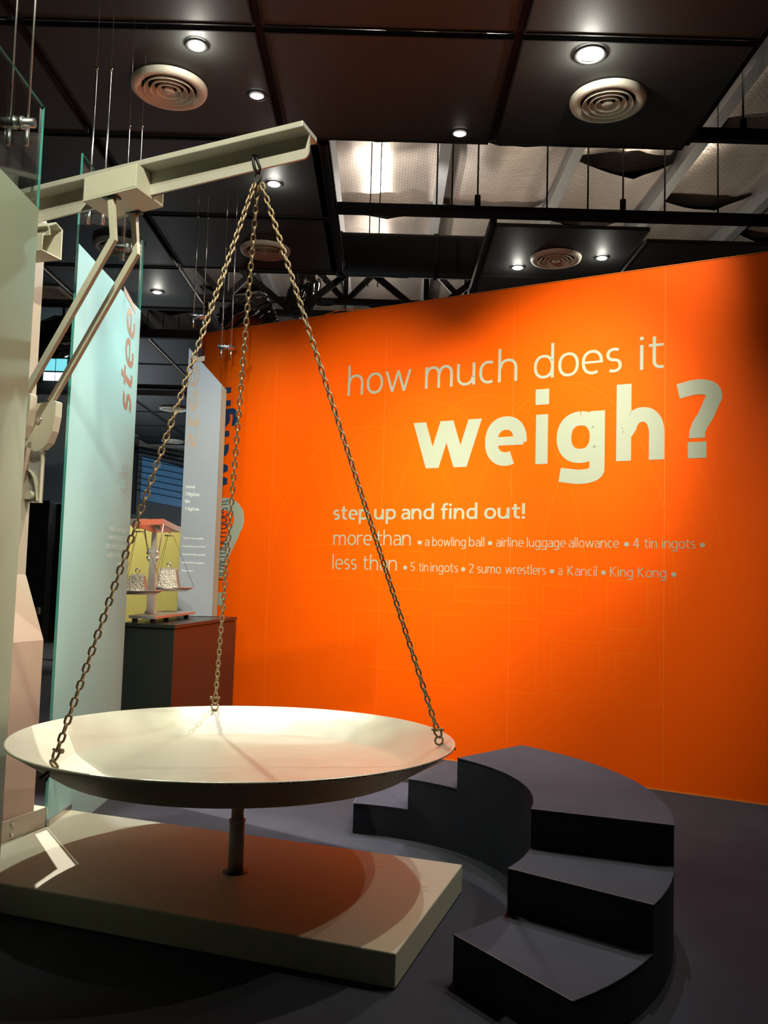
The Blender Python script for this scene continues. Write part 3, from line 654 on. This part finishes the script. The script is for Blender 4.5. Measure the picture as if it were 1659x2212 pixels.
steel_word(gB, Vector((-1.7224, 5.70, 2.50)), Vector((0, 0, 1)), Vector((0, -1, 0)), ix, 0.75, 0.185)
def small_lines(parent, lines, org, uvec, vvec, nvec, xh, lead, w=17):
    mb = MB()
    for i, t in enumerate(lines):
        g, tot = layout(t, w); k = xh / 100; o = org - vvec * (lead * i)
        m2 = flat_text(g, lambda u, v: o + uvec * (u * k) + vvec * (v * k), lambda u, v: nvec)
        b = len(mb.v); mb.v += m2.v; mb.f += [tuple(b + j for j in q) for q in m2.f]; mb.m += m2.m; mb.sm += m2.sm
    tag(build('small_lettering', mb, M_SMALLTXT if w > 20 else M_BRIGHTTXT, parent))
TXT = ['Steel is very similar', 'in density to pewter', 'but lacks the warmth', 'and softness unique', 'to pewter']
TXT2 = ['steel', '7.8g/cm', 'tin', '7.3g/cm']
small_lines(gB, TXT, Vector((-1.7224, 5.74, 1.72)), Vector((0, -1, 0)), vup, ix, 0.025, 0.055)
small_lines(gB, TXT2, Vector((-1.7224, 5.72, 2.14)), Vector((0, -1, 0)), vup, ix, 0.034, 0.053)

# far glass panel standing on the dark pedestal
CA = Vector((-1.875, 7.90, 0)); CB = Vector((-1.52, 8.0, 0)); cu = (CB - CA); CL = cu.length; cu.normalize(); cn = Vector((cu.y, -cu.x, 0))
gC = empty('glass_screen', ((CA + CB) / 2) + vup * 1.06); tag(gC, 'frosted glass panel with mirrored lettering standing behind the small balance', 'glass screen')
def cprism(poly, d0, d1, mats, name, mi=0, ms=None):
    mb = MB(); mb.prism([CA + cu * u + cn * d0 + vup * z for u, z in poly], [CA + cu * u + cn * d1 + vup * z for u, z in poly], mi, ms); return build(name, mb, mats, gC)
cprism([(0, 1.063), (CL, 1.063), (CL, 3.6), (0, 4.15)], -0.006, 0.006, [M_GLASS, M_BLACK], 'pane', 0, 1)
FT = CL * 0.87; FZ = lambda u: 3.56 - (u / CL) * 0.37
cprism([(0.004, 1.065), (FT, 1.065), (FT, FZ(FT)), (0.004, FZ(0.0))], 0.0065, 0.0075, M_FROSTFAR, 'frosted_film')
cprism([(FT + .002, 1.065), (CL - 0.002, 1.065), (CL - 0.002, FZ(CL)), (FT + .002, FZ(FT))], 0.0065, 0.0075, M_FROSTEDGE, 'thin_film')
steel_word(gC, CA + cu * 0.025 + cn * 0.0077 + vup * 2.60, vup, cu, cn, 0.86, 0.085, 20, 0.3)
small_lines(gC, TXT, CA + cu * 0.03 + cn * 0.0077 + vup * 1.77, cu, vup, cn, 0.0125, 0.075, 26)
small_lines(gC, TXT2, CA + cu * 0.03 + cn * 0.0077 + vup * 2.24, cu, vup, cn, 0.022, 0.068, 26)

# clamps on pairs of rods
def clamp(x, y, z, label, hx=0.075, r=0.022, zc=5.2, ax=Vector((1, 0, 0)), rs=0.042, drop=0.10):
    rl = 0.82 if y < 7 else 0.95
    if y < 4: rl = 1.6
    root = empty('glass_clamp', (x, y, z)); tag(root, label, 'clamp', 'rod clamps holding the glass panels')
    c = Vector((x, y, z)); mb = MB(); mb.cyl(c - ax * hx, c + ax * hx, r, n=24); build('clamp_bar', mb, M_CHROME, root)
    mb = MB(); mb.cyl(c - ax * 0.026, c - ax * 0.009, r * 1.35, n=24); mb.cyl(c + ax * 0.009, c + ax * 0.026, r * 1.35, n=24); build('collar', mb, M_CHROME, root)
    for s in (-1, 1):
        mb = MB(); p = c + ax * rs * s; mb.cyl((p.x, p.y, z - drop), (p.x, p.y, z + rl), 0.0055, n=10); mb.cyl((p.x, p.y, z + rl), (p.x, p.y, z + rl + 0.012), 0.011, n=10); mb.cyl((p.x, p.y, z + rl + 0.012), (p.x, p.y, zc + 0.01), 0.0012, n=5); rd = build('rod', mb, M_CHROME, root)
        mb = MB(); mb.cyl((p.x, p.y, z - drop), (p.x, p.y, z - r), 0.009, n=12); build('rod_end', mb, M_CHROME, rd)
clamp(-1.73, 3.80, 3.52, 'nearest rod clamp at the left edge of the photo', drop=0.11)
clamp(-1.73, 4.86, 3.60, 'rod clamp half hidden behind the tilted beam', drop=0.12, r=0.018, hx=0.07)
clamp(-1.73, 5.52, 3.60, 'rod clamp seen between the two cranked bars', r=0.02, drop=0.09)
clamp(CA.x + 0.075, CA.y + 0.02, 3.87, 'far rod clamp left of the orange wall, touching the left chain', 0.08, 0.021, 5.2, cu, 0.045, 0.11)
clamp(CA.x + 0.335, CA.y + 0.094, 3.60, 'far rod clamp in front of the orange wall', 0.08, 0.021, 5.2, cu, 0.045, 0.11)

# ------------------------------------------------------------------ pedestal and small balance model
ped = empty('display_pedestal', (-1.7, 7.2, 0)); tag(ped, 'dark glossy pedestal reflecting the orange wall', 'pedestal')
PP = [(-2.03, 6.79), (-1.597, 6.683), (-1.36, 8.10), (-1.98, 8.16)]
mb = MB(); mb.prism([(x, y, 0) for x, y in PP], [(x, y, 1.025) for x, y in PP]); build('body', mb, M_PED, ped, 0.002)
mb = MB(); PQ = [(-2.04, 6.78), (-1.59, 6.672), (-1.352, 8.105), (-1.99, 8.17)]; mb.prism([(x, y, 1.031) for x, y in PQ], [(x, y, 1.06) for x, y in PQ]); build('top_slab', mb, M_PED, ped, 0.002)
mb = MB(); PR = [(-2.02, 6.80), (-1.61, 6.70), (-1.37, 8.09), (-1.97, 8.15)]; mb.prism([(x, y, 1.025) for x, y in PR], [(x, y, 1.031) for x, y in PR]); build('shadow_gap', mb, M_BLACK, ped)

ms = empty('small_balance', (-1.9, 7.15, 1.06)); tag(ms, 'small silver balance model on the dark pedestal', 'balance scale')
mb = MB(); mb.prism([(-1.99, 6.80, 1.095), (-1.765, 6.75, 1.095), (-1.66, 7.72, 1.095), (-1.95, 7.76, 1.095)], [(-1.99, 6.80, 1.118), (-1.765, 6.75, 1.118), (-1.66, 7.72, 1.118), (-1.95, 7.76, 1.118)]); build('base_plate', mb, M_ALU, ms, 0.002)
for fx, fy in ((-1.95, 6.84), (-1.80, 6.82), (-1.73, 7.66), (-1.92, 7.70)):
    mb = MB(); mb.box(fx - 0.018, fx + 0.018, fy - 0.02, fy + 0.02, 1.0605, 1.095); build('foot', mb, M_DARK, ms)
cx, cy = -1.905, 7.13
mb = MB()
def frus(cx, cy, z0, z1, a0, a1, b0=None, b1=None, rot=0.0):
    b0 = b0 or a0; b1 = b1 or a1; out = []
    for z, a, b in ((z0, a0, b0), (z1, a1, b1)):
        out.append([(cx + (sx * a) * math.cos(rot) - (sy * b) * math.sin(rot), cy + (sx * a) * math.sin(rot) + (sy * b) * math.cos(rot), z) for sx, sy in ((-1, -1), (1, -1), (1, 1), (-1, 1))])
    return out
b_, t_ = frus(cx, cy, 1.119, 1.36, 0.030, 0.030); mb.prism(b_, t_); b_, t_ = frus(cx, cy, 1.36, 1.50, 0.030, 0.026); mb.prism(b_, t_); b_, t_ = frus(cx, cy, 1.50, 1.84, 0.026, 0.015); mb.prism(b_, t_)
colm = build('column', mb, M_ALU, ms)
b_, t_ = frus(cx, cy, 1.119, 1.135, 0.04, 0.04); mb = MB(); mb.prism(b_, t_); build('column_shoe', mb, M_ALU, colm)
bd = Vector((0.075, 0.75, 0)).normalized(); bn = Vector((bd.y, -bd.x, 0)); bc = Vector((-1.908, 7.13, 0))
mb = MB(); hl = 0.50
pts = [(-hl, -0.03, 1.885), (0, -0.055, 1.925), (hl, -0.03, 1.875)]
def bq(u, v, z): return bc + bd * u + bn * v + vup * z
top = [bq(-hl, -0.05, 1.868), bq(-hl, 0.05, 1.868), bq(0, 0.075, 1.905), bq(hl, 0.05, 1.862), bq(hl, -0.05, 1.862), bq(0, -0.075, 1.905)]
mb.prism([p - vup * 0.045 for p in top], top); bm_ = build('beam', mb, M_ALU, ms)
mb = MB(); mb.prism([bq(-hl + .02, -0.01, 1.82), bq(0, -0.01, 1.79), bq(hl - .02, -0.01, 1.815), bq(hl - .02, -0.01, 1.86), bq(0, -0.01, 1.895), bq(-hl + .02, -0.01, 1.865)], [bq(-hl + .02, 0.01, 1.82), bq(0, 0.01, 1.79), bq(hl - .02, 0.01, 1.815), bq(hl - .02, 0.01, 1.86), bq(0, 0.01, 1.895), bq(-hl + .02, 0.01, 1.865)]); build('web_plate', mb, M_ALU, bm_)
mb = MB(); mb.cyl(bq(0, -0.06, 1.83), bq(0, 0.06, 1.83), 0.018, n=16); mb.cyl(bq(0.05, 0.0, 1.82), bq(0.05, 0.05, 1.82), 0.01, n=12); build('pivot_pin', mb, M_CHROME, bm_)
for sgn in (-1, 1):
    mb = MB(); mb.tube([bq(-0.02, 0.085 * sgn, 1.86), bq(0.0, 0.045 * sgn, 1.62)], 0.005, 8); build('stay_rod', mb, M_ALU, ms)
    mb = MB(); mb.cyl(bq(0.0, 0.022 * sgn, 1.56), bq(0.0, 0.05 * sgn, 1.59), 0.02, 0.012, 12); mb.cyl(bq(0.0, 0.05 * sgn, 1.61), bq(0, 0.022 * sgn, 1.64), 0.012, 0.02, 12); build('bearing', mb, M_ALU, ms)
def mini_pan(px, py, z, R, ux):
    c = Vector((px, py, 0)); h = empty('weighing_pan', (px, py, z), ms)
    mb = MB(); mb.lathe([(0, -0.03), (R * 0.6, -0.03), (R * 0.72, -0.026), (R, 0.0), (R + 0.002, 0.002), (R + 0.002, -0.002), (R * 0.74, -0.032), (0, -0.034)], 48, c=(px, py, z)); build('dish', mb, M_ALU, h)
    tp = bq(ux, 0, 1.80); mb = MB()
    mb.lathe([(0, 0.0), (0.042, 0.0), (0.042, -0.008), (0, -0.012)], 24, c=(tp.x, tp.y, 1.785)); build('hanger_disc', mb, M_ALU, h)
    mb = MB(); mb.cyl(tp + vup * 0.0, tp + vup * 0.05, 0.006, n=8); build('hanger_pin', mb, M_CHROME, h)
    for k in range(3):
        t = math.radians(20 + 120 * k); mb = MB(); mb.tube([tp + Vector((0.03 * math.cos(t), 0.03 * math.sin(t), -0.015)), Vector((px + R * math.cos(t), py + R * math.sin(t), z))], 0.0016, 5); build('wire', mb, M_DARK, h)
mini_pan(-1.935, 6.80, 1.318, 0.20, -0.33); mini_pan(-1.865, 7.50, 1.334, 0.225, 0.37)
def weight(px, py, z, a, h, label, rot=0.1):
    root = empty('scale_weight', (px, py, z)); tag(root, label, 'weight')
    mb = MB(); b_, t_ = frus(px, py, z, z + h, a, a * 0.66, rot=rot); mb.prism(b_, t_); build('block', mb, M_HAMMER, root, 0.003)
    mb = MB(); b_, t_ = frus(px, py, z + h + 0.0005, z + h + 0.012, a * 0.66, a * 0.54, rot=rot); mb.prism(b_, t_); build('cap', mb, M_ALU, root)
    mb = MB(); mb.cyl((px, py, z + h + 0.012), (px, py, z + h + 0.028), 0.006, n=10); mb.tube([(px + 0.016 * math.cos(t * PI / 10), py, z + h + 0.042 + 0.016 * math.sin(t * PI / 10)) for t in range(20)], 0.005, 8, True); build('lifting_ring', mb, M_CHROME, root)
weight(-1.935, 6.80, 1.2890, 0.082, 0.14, 'smaller hammered silver weight on the nearer pan of the small balance')
weight(-1.865, 7.50, 1.3050, 0.104, 0.18, 'larger hammered silver weight on the farther pan of the small balance')
mb = MB(); mb.box(-1.985, -1.945, 7.25, 7.29, 1.119, 1.135); build('red_label', mb, M_RED, ms)

# ------------------------------------------------------------------ hung ceiling
CZ = 5.2
ceil = empty('ceiling', (0, 8, CZ)); tag(ceil, 'dark perforated ceiling panels with open bays', kind='structure')
def cpanel(x0, x1, y0, y1, z=CZ, m=M_PERF):
    mb = MB(); g = 0.03; mb.box(x0 + g, x1 - g, y0 + g, y1 - g, z, z + 0.03); o = build('ceiling_panel', mb, m, ceil)
    mb = MB(); t = 0.012   # folded edge lip
    for a in ((x0 + g, x0 + g + t, y0 + g, y1 - g), (x1 - g - t, x1 - g, y0 + g, y1 - g), (x0 + g + t, x1 - g - t, y0 + g, y0 + g + t), (x0 + g + t, x1 - g - t, y1 - g - t, y1 - g)): mb.box(*a, z - 0.008, z)
    build('panel_lip', mb, M_BLACK, o)
XS = [-9.6, -7.85, -6.1, -4.35, -2.6, -0.95, 0.83, 2.49]
YS = [-4.0, -2.3, -0.7, 0.85, 2.45, 4.03, 5.61, 7.12]
for i in range(len(XS) - 1):
    for j in range(len(YS) - 1): cpanel(XS[i], XS[i + 1], YS[j], YS[j + 1])
XL = [-9.6, -7.85, -6.1, -4.35, -2.6, -0.62]
for i in range(len(XL) - 1):
    for y0, y1 in ((7.12, 8.75), (8.75, 10.35)): cpanel(XL[i], XL[i + 1], y0, y1)
for i in range(len(XL) - 2): cpanel(XL[i], XL[i + 1], 10.35, 12.0)
for x0, x1 in ((1.07, 2.75), ): cpanel(x0, x1, 8.76, 10.3); cpanel(x0, x1, 10.3, 12.0)
for x0, x1 in ((2.75, 4.5), (4.5, 6.2)): cpanel(x0, x1, 9.07, 10.5); cpanel(x0, x1, 10.5, 12.0)
for x0, x1 in ((-5.1, -3.9), (-3.9, -2.6)): cpanel(x0, x1, 13.6, 15.4); cpanel(x0, x1, 15.4, 17.2)
for x0, x1 in ((-7.0, -5.6), (-5.6, -4.1), (-4.1, -2.6)):
    for y0 in (18.2, 20.2, 22.2): cpanel(x0, x1, y0, y0 + 2.0)
cpanel(-7.2, -5.2, 24.2, 25.6)
def rail(name, a, b, w_=0.05, h_=0.07, m=M_BLACK, parent=None):
    a = Vector(a); b = Vector(b); d = (b - a).normalized(); s = d.cross(vup).normalized() * w_ / 2; u = s.cross(d).normalized() * h_ / 2
    mb = MB(); mb.prism([a - s - u, a + s - u, a + s + u, a - s + u], [b - s - u, b + s - u, b + s + u, b - s + u]); return build(name, mb, m, parent or ceil)
for x in XS[1:]: rail('ceiling_rail', (x, -4, CZ + 0.075), (x, 7.1, CZ + 0.075), 0.07)
for x in XL[1:]: rail('ceiling_rail', (x, 7.15, CZ + 0.075), (x, 10.3, CZ + 0.075), 0.09)
for y in (4.03, 5.61): rail('ceiling_rail', (-9.6, y, CZ + 0.15), (2.49, y, CZ + 0.15), 0.08)
rail('ceiling_rail', (-9.6, 7.12, CZ + 0.15), (6.5, 7.12, CZ + 0.15), 0.08, 0.1)
rail('ceiling_rail', (-9.6, 8.75, CZ + 0.12), (6.5, 8.75, CZ + 0.12), 0.07, 0.11)
rail('ceiling_rail', (-9.6, 10.35, CZ + 0.15), (-0.6, 10.35, CZ + 0.15), 0.08, 0.1)
rail('ceiling_rail', (1.07, 8.8, CZ + 0.05), (1.07, 12, CZ + 0.05), 0.07, 0.1)
rail('ceiling_rail', (-0.66, 7.2, CZ + 0.05), (-0.66, 10.3, CZ + 0.05), 0.14, 0.1)
rail('ceiling_rail', (-9.6, 12.05, CZ + 0.05), (-2.6, 12.05, CZ + 0.05), 0.08, 0.12)
rail('ceiling_rail', (-6, 13.5, CZ + 0.03), (-2.4, 13.5, CZ + 0.03), 0.1, 0.14)
rail('ceiling_rail', (-6, 17.3, CZ + 0.03), (-2.4, 17.3, CZ + 0.03), 0.1, 0.2)

# roof above: foil blankets between rafters
roof = empty('roof', (0, 8, 8.5)); tag(roof, 'roof lined with silver foil', kind='structure')
RX = [-8.4, -6.55, -4.7, -2.85, -1.0, 0.8, 2.85, 4.65, 6.5, 8.3]
random.seed(11)
for i in range(len(RX) - 1):
    y = 2.0 + random.uniform(0, 1.2)
    while y < 26.5:
        Ls = random.uniform(2.3, 3.0); nx, ny = 10, 12; vs = []; h0 = random.uniform(0.10, 0.26); tw = random.uniform(-0.12, 0.12); cr = random.uniform(0.3, 0.7)
        for b in range(ny + 1):
            for a in range(nx + 1):
                u = a / nx; v = b / ny
                sg = math.sin(PI * u) ** 0.8
                z = 8.50 - 0.13 * sg - h0 * sg * (1 - v) ** 5 + tw * (u - 0.5) * (1 - v) + 0.02 * math.sin(9 * u + 5 * v + i) - 0.05 * math.exp(-((u - cr - 0.2 * v) / 0.06) ** 2)
                vs.append((RX[i] + (RX[i + 1] - RX[i]) * u, y + (Ls + 0.25) * v - 0.10 * sg * (1 - v) * 2, z + 0.06 * v))
        mb = MB(); mb.add(vs, [(b * (nx + 1) + a, b * (nx + 1) + a + 1, (b + 1) * (nx + 1) + a + 1, (b + 1) * (nx + 1) + a) for b in range(ny) for a in range(nx)], 0, True)
        build('foil_sheet', mb, M_FOIL, roof); y += Ls
mb = MB(); mb.box(-12, 9, -4, 27, 8.75, 8.8); build('roof_deck', mb, M_FARDARK, roof)
for x in RX:
    mb = MB(); mb.box(x - 0.09, x + 0.09, 2, 27, 8.12, 8.14); mb.box(x - 0.01, x + 0.01, 2, 27, 8.14, 8.6); mb.box(x - 0.09, x + 0.09, 2, 27, 8.6, 8.62)
    build('rafter', mb, M_RAFTER, roof)

# threaded hanger rods in the open bays
def hrod(x, y, z0=5.3, z1=8.4, nut=True):
    mb = MB(); mb.cyl((x, y, z0), (x, y, z1), 0.009, n=6, mi=0)
    if nut: mb.cyl((x, y, z0 + 0.03), (x, y, z0 + 0.2), 0.032, n=8)
    return build('hanger_rod', mb, M_BLACK, ceil)
for x, nut in ((0.62, False), (0.89, True), (0.46, False), (1.62, False), (2.05, False), (2.42, True), (2.86, False), (3.42, False), (4.1, True)): hrod(x, 8.75, nut=nut)
hrod(3.0, 7.12); hrod(4.0, 7.12, nut=False)
for x in (-0.35, -0.2): hrod(x, 12.9, 5.9, 8.4, False)
for x in (-4.3, -4.1, -3.85, -3.6, -3.35): hrod(x, 13.4, 5.3, 8.4, x == -4.1)

# duct and trusses behind the open bay
duct = empty('air_duct', (0, 11.4, 5.8)); tag(duct, 'long black round duct crossing above the open ceiling bay', 'duct')
mb = MB(); mb.cyl((-0.75, 11.4, 5.83), (7, 11.4, 5.83), 0.29, n=32); build('pipe', mb, M_BLACK, duct)
for x in (-0.7, 0.6, 1.9, 3.2):
    mb = MB(); mb.lathe([(0.291, -0.03), (0.305, -0.03), (0.305, 0.03), (0.291, 0.03)], 32, fn=lambda p: (p[2], p[0], p[1]), c=(x, 11.4, 5.83)); build('duct_band', mb, M_BLACK, duct)
def truss(y, z0, z1, x0, x1, ap, step, label):
    root = empty('roof_truss', ((x0 + x1) / 2, y, z0)); tag(root, label, 'truss', 'black roof trusses')
    for z, h_ in ((z0, 0.085), (z1, 0.085)):
        mb = MB(); mb.box(x0, x1, y - 0.05, y + 0.05, z - h_ / 2, z + h_ / 2); build('chord', mb, M_BLACK, root)
    x = ap
    while x - step > x0: x -= step
    while x < x1:
        for sg in (-1, 1):
            a = Vector((x, y, z0)); b = Vector((x + sg * step * 0.42, y, z1)); d = (b - a).normalized(); s = Vector((0, 0.03, 0)); u = d.cross(Vector((0, 1, 0))) * 0.045
            mb = MB(); mb.prism([a - s - u, a + s - u, a + s + u, a - s + u], [b - s - u, b + s - u, b + s + u, b - s + u]); build('diagonal', mb, M_BLACK, root)
        mb = MB(); mb.box(x - 0.04, x + 0.04, y - 0.03, y + 0.03, z0, z1); build('upright', mb, M_BLACK, root)
        x += step
truss(13.6, 5.88, 6.75, -7.5, 4.5, -0.72, 1.95, 'black truss farther back, its lower chord level above the orange wall')
truss(12.4, 5.30, 5.95, -2.5, 3.5, -1.42, 1.95, 'black truss nearer and lower, partly hidden by the orange wall top')

# wrinkled black bags over fixtures
def bag(c, r, ax, label, seed):
    random.seed(seed); me = bpy.data.meshes.new('bagged_fixture'); bm = bmesh.new(); bmesh.ops.create_icosphere(bm, subdivisions=5, radius=1)
    from mathutils import noise
    R = Vector((0, 0, 1)).rotation_difference(Vector(ax)).to_matrix()
    for v in bm.verts:
        p = v.co.copy(); p.z = max(-0.82, min(0.82, p.z * 1.3)); q = Vector((p.x * 5, p.y * 5, p.z * 2)) + Vector((seed, 0, 0))
        d = abs(noise.noise(q * 0.6)) * 0.22 + abs(noise.noise(q * 1.7)) * 0.07
        p = Vector((p.x, p.y, p.z * 1.7)) * (1.0 - d); v.co = R @ (p * r)
    for f_ in bm.faces: f_.smooth = True
    bm.to_mesh(me); bm.free(); me.materials.append(M_BAG); o = bpy.data.objects.new('bagged_fixture', me); COL.objects.link(o); o.location = c
    tag(o, label, 'stage lamp')
    mb = MB(); mb.cyl(Vector(c) + vup * r * 0.6, Vector((c[0], c[1], 8.47)), 0.02, n=8); build('hanging_pipe', mb, M_BLACK, o)
bag((-1.95, 11.5, 4.95), 0.27, (0.8, 0.1, 0.45), 'wrinkled black wrapped fixture just above the left end of the orange wall', 3)
bag((-1.35, 12.95, 5.75), 0.25, (0.3, 0, 0.9), 'black wrapped fixture higher up beside the ceiling diffuser', 8)
bag((-5.0, 12.9, 5.0), 0.32, (0.9, 0, 0.3), 'black wrapped fixture at far left between column and steel panel', 5)

# round air diffusers
def diffuser_parts():
    me = []
    def lt(prof, n=56):
        mb = MB(); mb.lathe(prof, n); m_ = bpy.data.meshes.new('d'); m_.from_pydata(mb.v, [], mb.f); m_.materials.append(M_DIFF)
        m_.polygons.foreach_set('use_smooth', [True] * len(m_.polygons)); return m_
    me.append(('flange', lt([(0.205, -0.004), (0.212, -0.03), (0.25, -0.046), (0.28, -0.036), (0.29, -0.012), (0.29, 0.0)])))
    for r in (0.19, 0.142, 0.094):
        me.append(('cone_ring', lt([(r - 0.034, -0.008), (r - 0.012, -0.02), (r, -0.048), (r + 0.003, -0.046), (r - 0.008, -0.016), (r - 0.034, -0.005)])))
    me.append(('centre_disc', lt([(0, -0.046), (0.042, -0.046), (0.048, -0.04), (0.03, -0.01), (0, -0.01)])))
    m_ = lt([(0, -0.003), (0.206, -0.003), (0.206, 0.0)]); m_.materials.clear(); m_.materials.append(M_BLACK); me.append(('dark_throat', m_))
    return me
DP = diffuser_parts()
for x, y, lab in ((-1.745, 6.341, 'round ceiling air diffuser above the beam, upper left'), (1.631, 6.345, 'round ceiling air diffuser below the brightest lamp, upper right'),
                  (-1.455, 9.629, 'round ceiling air diffuser behind the tops of the chains'), (1.896, 9.627, 'grey round ceiling air diffuser between two lamps over the orange wall'),
                  (-3.137, 9.63, 'round ceiling air diffuser behind the two cranked bars'), (-4.93, 19.6, 'distant round air diffuser, nearer of the two far ones'), (-6.19, 24.7, 'distant round air diffuser, farthest at the hall end')):
    root = empty('air_diffuser', (x, y, CZ - 0.009)); tag(root, lab, 'air diffuser', 'round ceiling diffusers')
    for nm, me in DP:
        o = bpy.data.objects.new(nm, me); COL.objects.link(o); o.parent = root
        if y > 18: root.scale = (1.15, 1.15, 1.15)
sq = empty('square_grille', (-4.65, 11.35, CZ - 0.02)); tag(sq, 'square white ceiling grille beside the column', 'air grille')
mb = MB(); mb.box(-4.95, -4.40, 11.15, 11.22, CZ - 0.02, CZ - 0.001); mb.box(-4.95, -4.40, 11.6, 11.67, CZ - 0.02, CZ - 0.001); mb.box(-4.95, -4.88, 11.22, 11.6, CZ - 0.02, CZ - 0.001); mb.box(-4.47, -4.40, 11.22, 11.6, CZ - 0.02, CZ - 0.001); build('frame', mb, M_DIFF, sq)
for k in range(6):
    mb = MB(); mb.box(-4.86, -4.49, 11.245 + k * 0.06, 11.275 + k * 0.06, CZ - 0.018, CZ - 0.004); build('slat', mb, M_DIFF, sq)

# recessed spot lamps
def lamp(x, y, m, lab, r=0.06, tl=0.25, gl=0):
    root = empty('ceiling_lamp', (x, y, CZ - 0.009)); tag(root, lab, 'ceiling lamp', 'recessed ceiling lamps')
    mb = MB(); mb.lathe([(r + 0.005, 0.0), (r + 0.008, -0.012), (r + 0.03, -0.008), (r + 0.034, 0.0)], 32, c=(x, y, CZ - 0.009)); build('trim_ring', mb, M_DARK, root)
    mb = MB(); tf = lambda p: (p[0], p[1], p[2] + p[1] * tl); mb.lathe([(0, -0.025), (r * 0.6, -0.023), (r, -0.012), (r, 0.0)], 28, fn=tf, c=(x, y, CZ - 0.012)); build('bulb', mb, m, root)
    if gl: g_ = point('lamp_glow', (x, y, CZ - 0.09), gl, (1, 0.97, 0.85), 0.03); g_.parent = None
lamp(-1.419, 5.806, M_LAMP, 'lit recessed ceiling lamp above the upper left diffuser', 0.05, gl=7)
lamp(1.359, 5.782, M_LAMP, 'brightest recessed ceiling lamp at upper right', 0.085, gl=14)
lamp(-1.083, 6.422, M_LAMPDIM, 'turned ceiling lamp right of the upper left diffuser', 0.05)
lamp(0.541, 6.905, M_LAMPDIM, 'turned ceiling lamp at the edge of the open bay', 0.05)
lamp(-1.142, 7.945, M_LAMP, 'lit ceiling lamp just under the right end of the beam', 0.05, gl=4)
lamp(1.508, 9.972, M_LAMP, 'far lit lamp left of the grey diffuser over the orange wall', 0.055, gl=3)
lamp(2.414, 9.587, M_LAMP, 'far lit lamp right of the grey diffuser over the orange wall', 0.05, gl=3)
lamp(-3.128, 11.265, M_LAMPDIM, 'small distant ceiling lamp left of the chains', 0.055, gl=4)

# ------------------------------------------------------------------ far end of the hall
mb = MB(); mb.box(-14, 9, 26.0, 26.2, 0, 6.7); tag(build('wall_far', mb, M_FARWALL), 'grey wall at the hall end', kind='structure')
mb = MB(); mb.box(-14, 9, 26.25, 26.4, 6.7, 8.8); tag(build('wall_upper', mb, M_BLACK), kind='structure')
mb = MB(); mb.box(-14.2, -14, -4, 26.4, 0, 8.8); tag(build('wall_left', mb, M_FARDARK), kind='structure')
mb = MB(); mb.box(9, 9.2, -4, 26.4, 0, 8.8); tag(build('wall_right', mb, M_FARDARK), kind='structure')
mb = MB(); mb.box(-14, 9, -4.2, -4, 0, 8.8); tag(build('wall_front', mb, M_FARDARK), kind='structure')
# high daylight window
wn = empty('window_1', (-10.4, 25.9, 7.5)); tag(wn, kind='structure')
fr = []
for i, (x0, x1) in enumerate(((-11.1, -10.86), (-10.55, -10.22), (-10.19, -9.86))):
    for j, (z0, z1) in enumerate(((7.12, 7.37), (7.41, 7.80), (7.85, 8.15), (8.19, 8.42))):
        if i == 0 and j == 0: continue
        mb = MB(); mb.box(x0, x1, 25.9, 25.92, z0, z1); build('pane', mb, M_DAYBLUE if (j == 1 and i) or (i == 1 and j == 3) else M_DAY, wn)
mb = MB()
for z in (7.39, 7.825, 8.17): mb.box(-11.2, -9.7, 25.86, 25.95, z - 0.02, z + 0.02)
mb.box(-10.84, -10.57, 25.86, 25.95, 7.05, 8.5); build('mullion', mb, M_BLACK, wn)
# blue louvre board, its glow painted in, with wires, door and rails on the far wall
bs = empty('blue_louvre', (-6.7, 25.8, 3.4)); tag(bs, 'blue lit louvre board, glow painted in, on the far grey wall with dark wires across', 'screen')
mb = MB(); mb.prism([(-7.4, 25.9, 3.55), (-5.9, 25.9, 3.3), (-5.9, 25.9, 4.5), (-7.4, 25.9, 4.85)], [(-7.4, 25.95, 3.55), (-5.9, 25.95, 3.3), (-5.9, 25.95, 4.5), (-7.4, 25.95, 4.85)]); build('louvre_face', mb, M_LOUVRE, bs)
for k in range(6):
    z = 3.75 + k * 0.19; mb = MB(); mb.tube([(-7.5, 25.8, z + 0.07), (-5.8, 25.8, z - 0.22)], 0.012, 5); build('wire', mb, M_BLACK, bs)
for k in range(2): rail('rail', (-7.6, 25.7, 5.0 + k * 0.14), (-5.6, 25.7, 4.62 + k * 0.14), 0.05, 0.07, M_BLACK, bs)
mb = MB(); mb.box(-8.35, -7.55, 25.85, 25.99, 3.1, 5.4); tag(build('door_1', mb, M_FARDARK), kind='structure')
cab = empty('storage_partition', (-6.5, 16.6, 0)); tag(cab, 'dark grey partition block standing between column and steel panel', 'partition')
mb = MB(); mb.box(-7.6, -6.42, 16.4, 17.4, 0, 2.72); build('body', mb, M_CABINET, cab); mb = MB(); mb.box(-6.40, -5.6, 16.7, 17.4, 0, 2.68); build('side_block', mb, M_BLACK, cab)
mb = MB(); mb.box(-6.55, -6.48, 16.33, 16.4, 0.55, 0.68); build('socket', mb, M_ALU, cab)
yp = empty('yellow_partition', (-3.7, 13.8, 0)); tag(yp, 'olive yellow partition wall behind the small balance model', 'partition')
mb = MB(); mb.prism([(-3.86, 12.9, 0), (-3.30, 15.0, 0), (-3.4, 15.05, 0), (-3.96, 12.95, 0)], [(-3.86, 12.9, 2.2), (-3.30, 15.0, 2.2), (-3.4, 15.05, 2.2), (-3.96, 12.95, 2.2)]); build('board', mb, M_YELLOW, yp)
mb = MB(); mb.box(-4.25, -3.97, 12.9, 12.96, 0, 2.2); build('end_board', mb, M_FARDARK, yp)
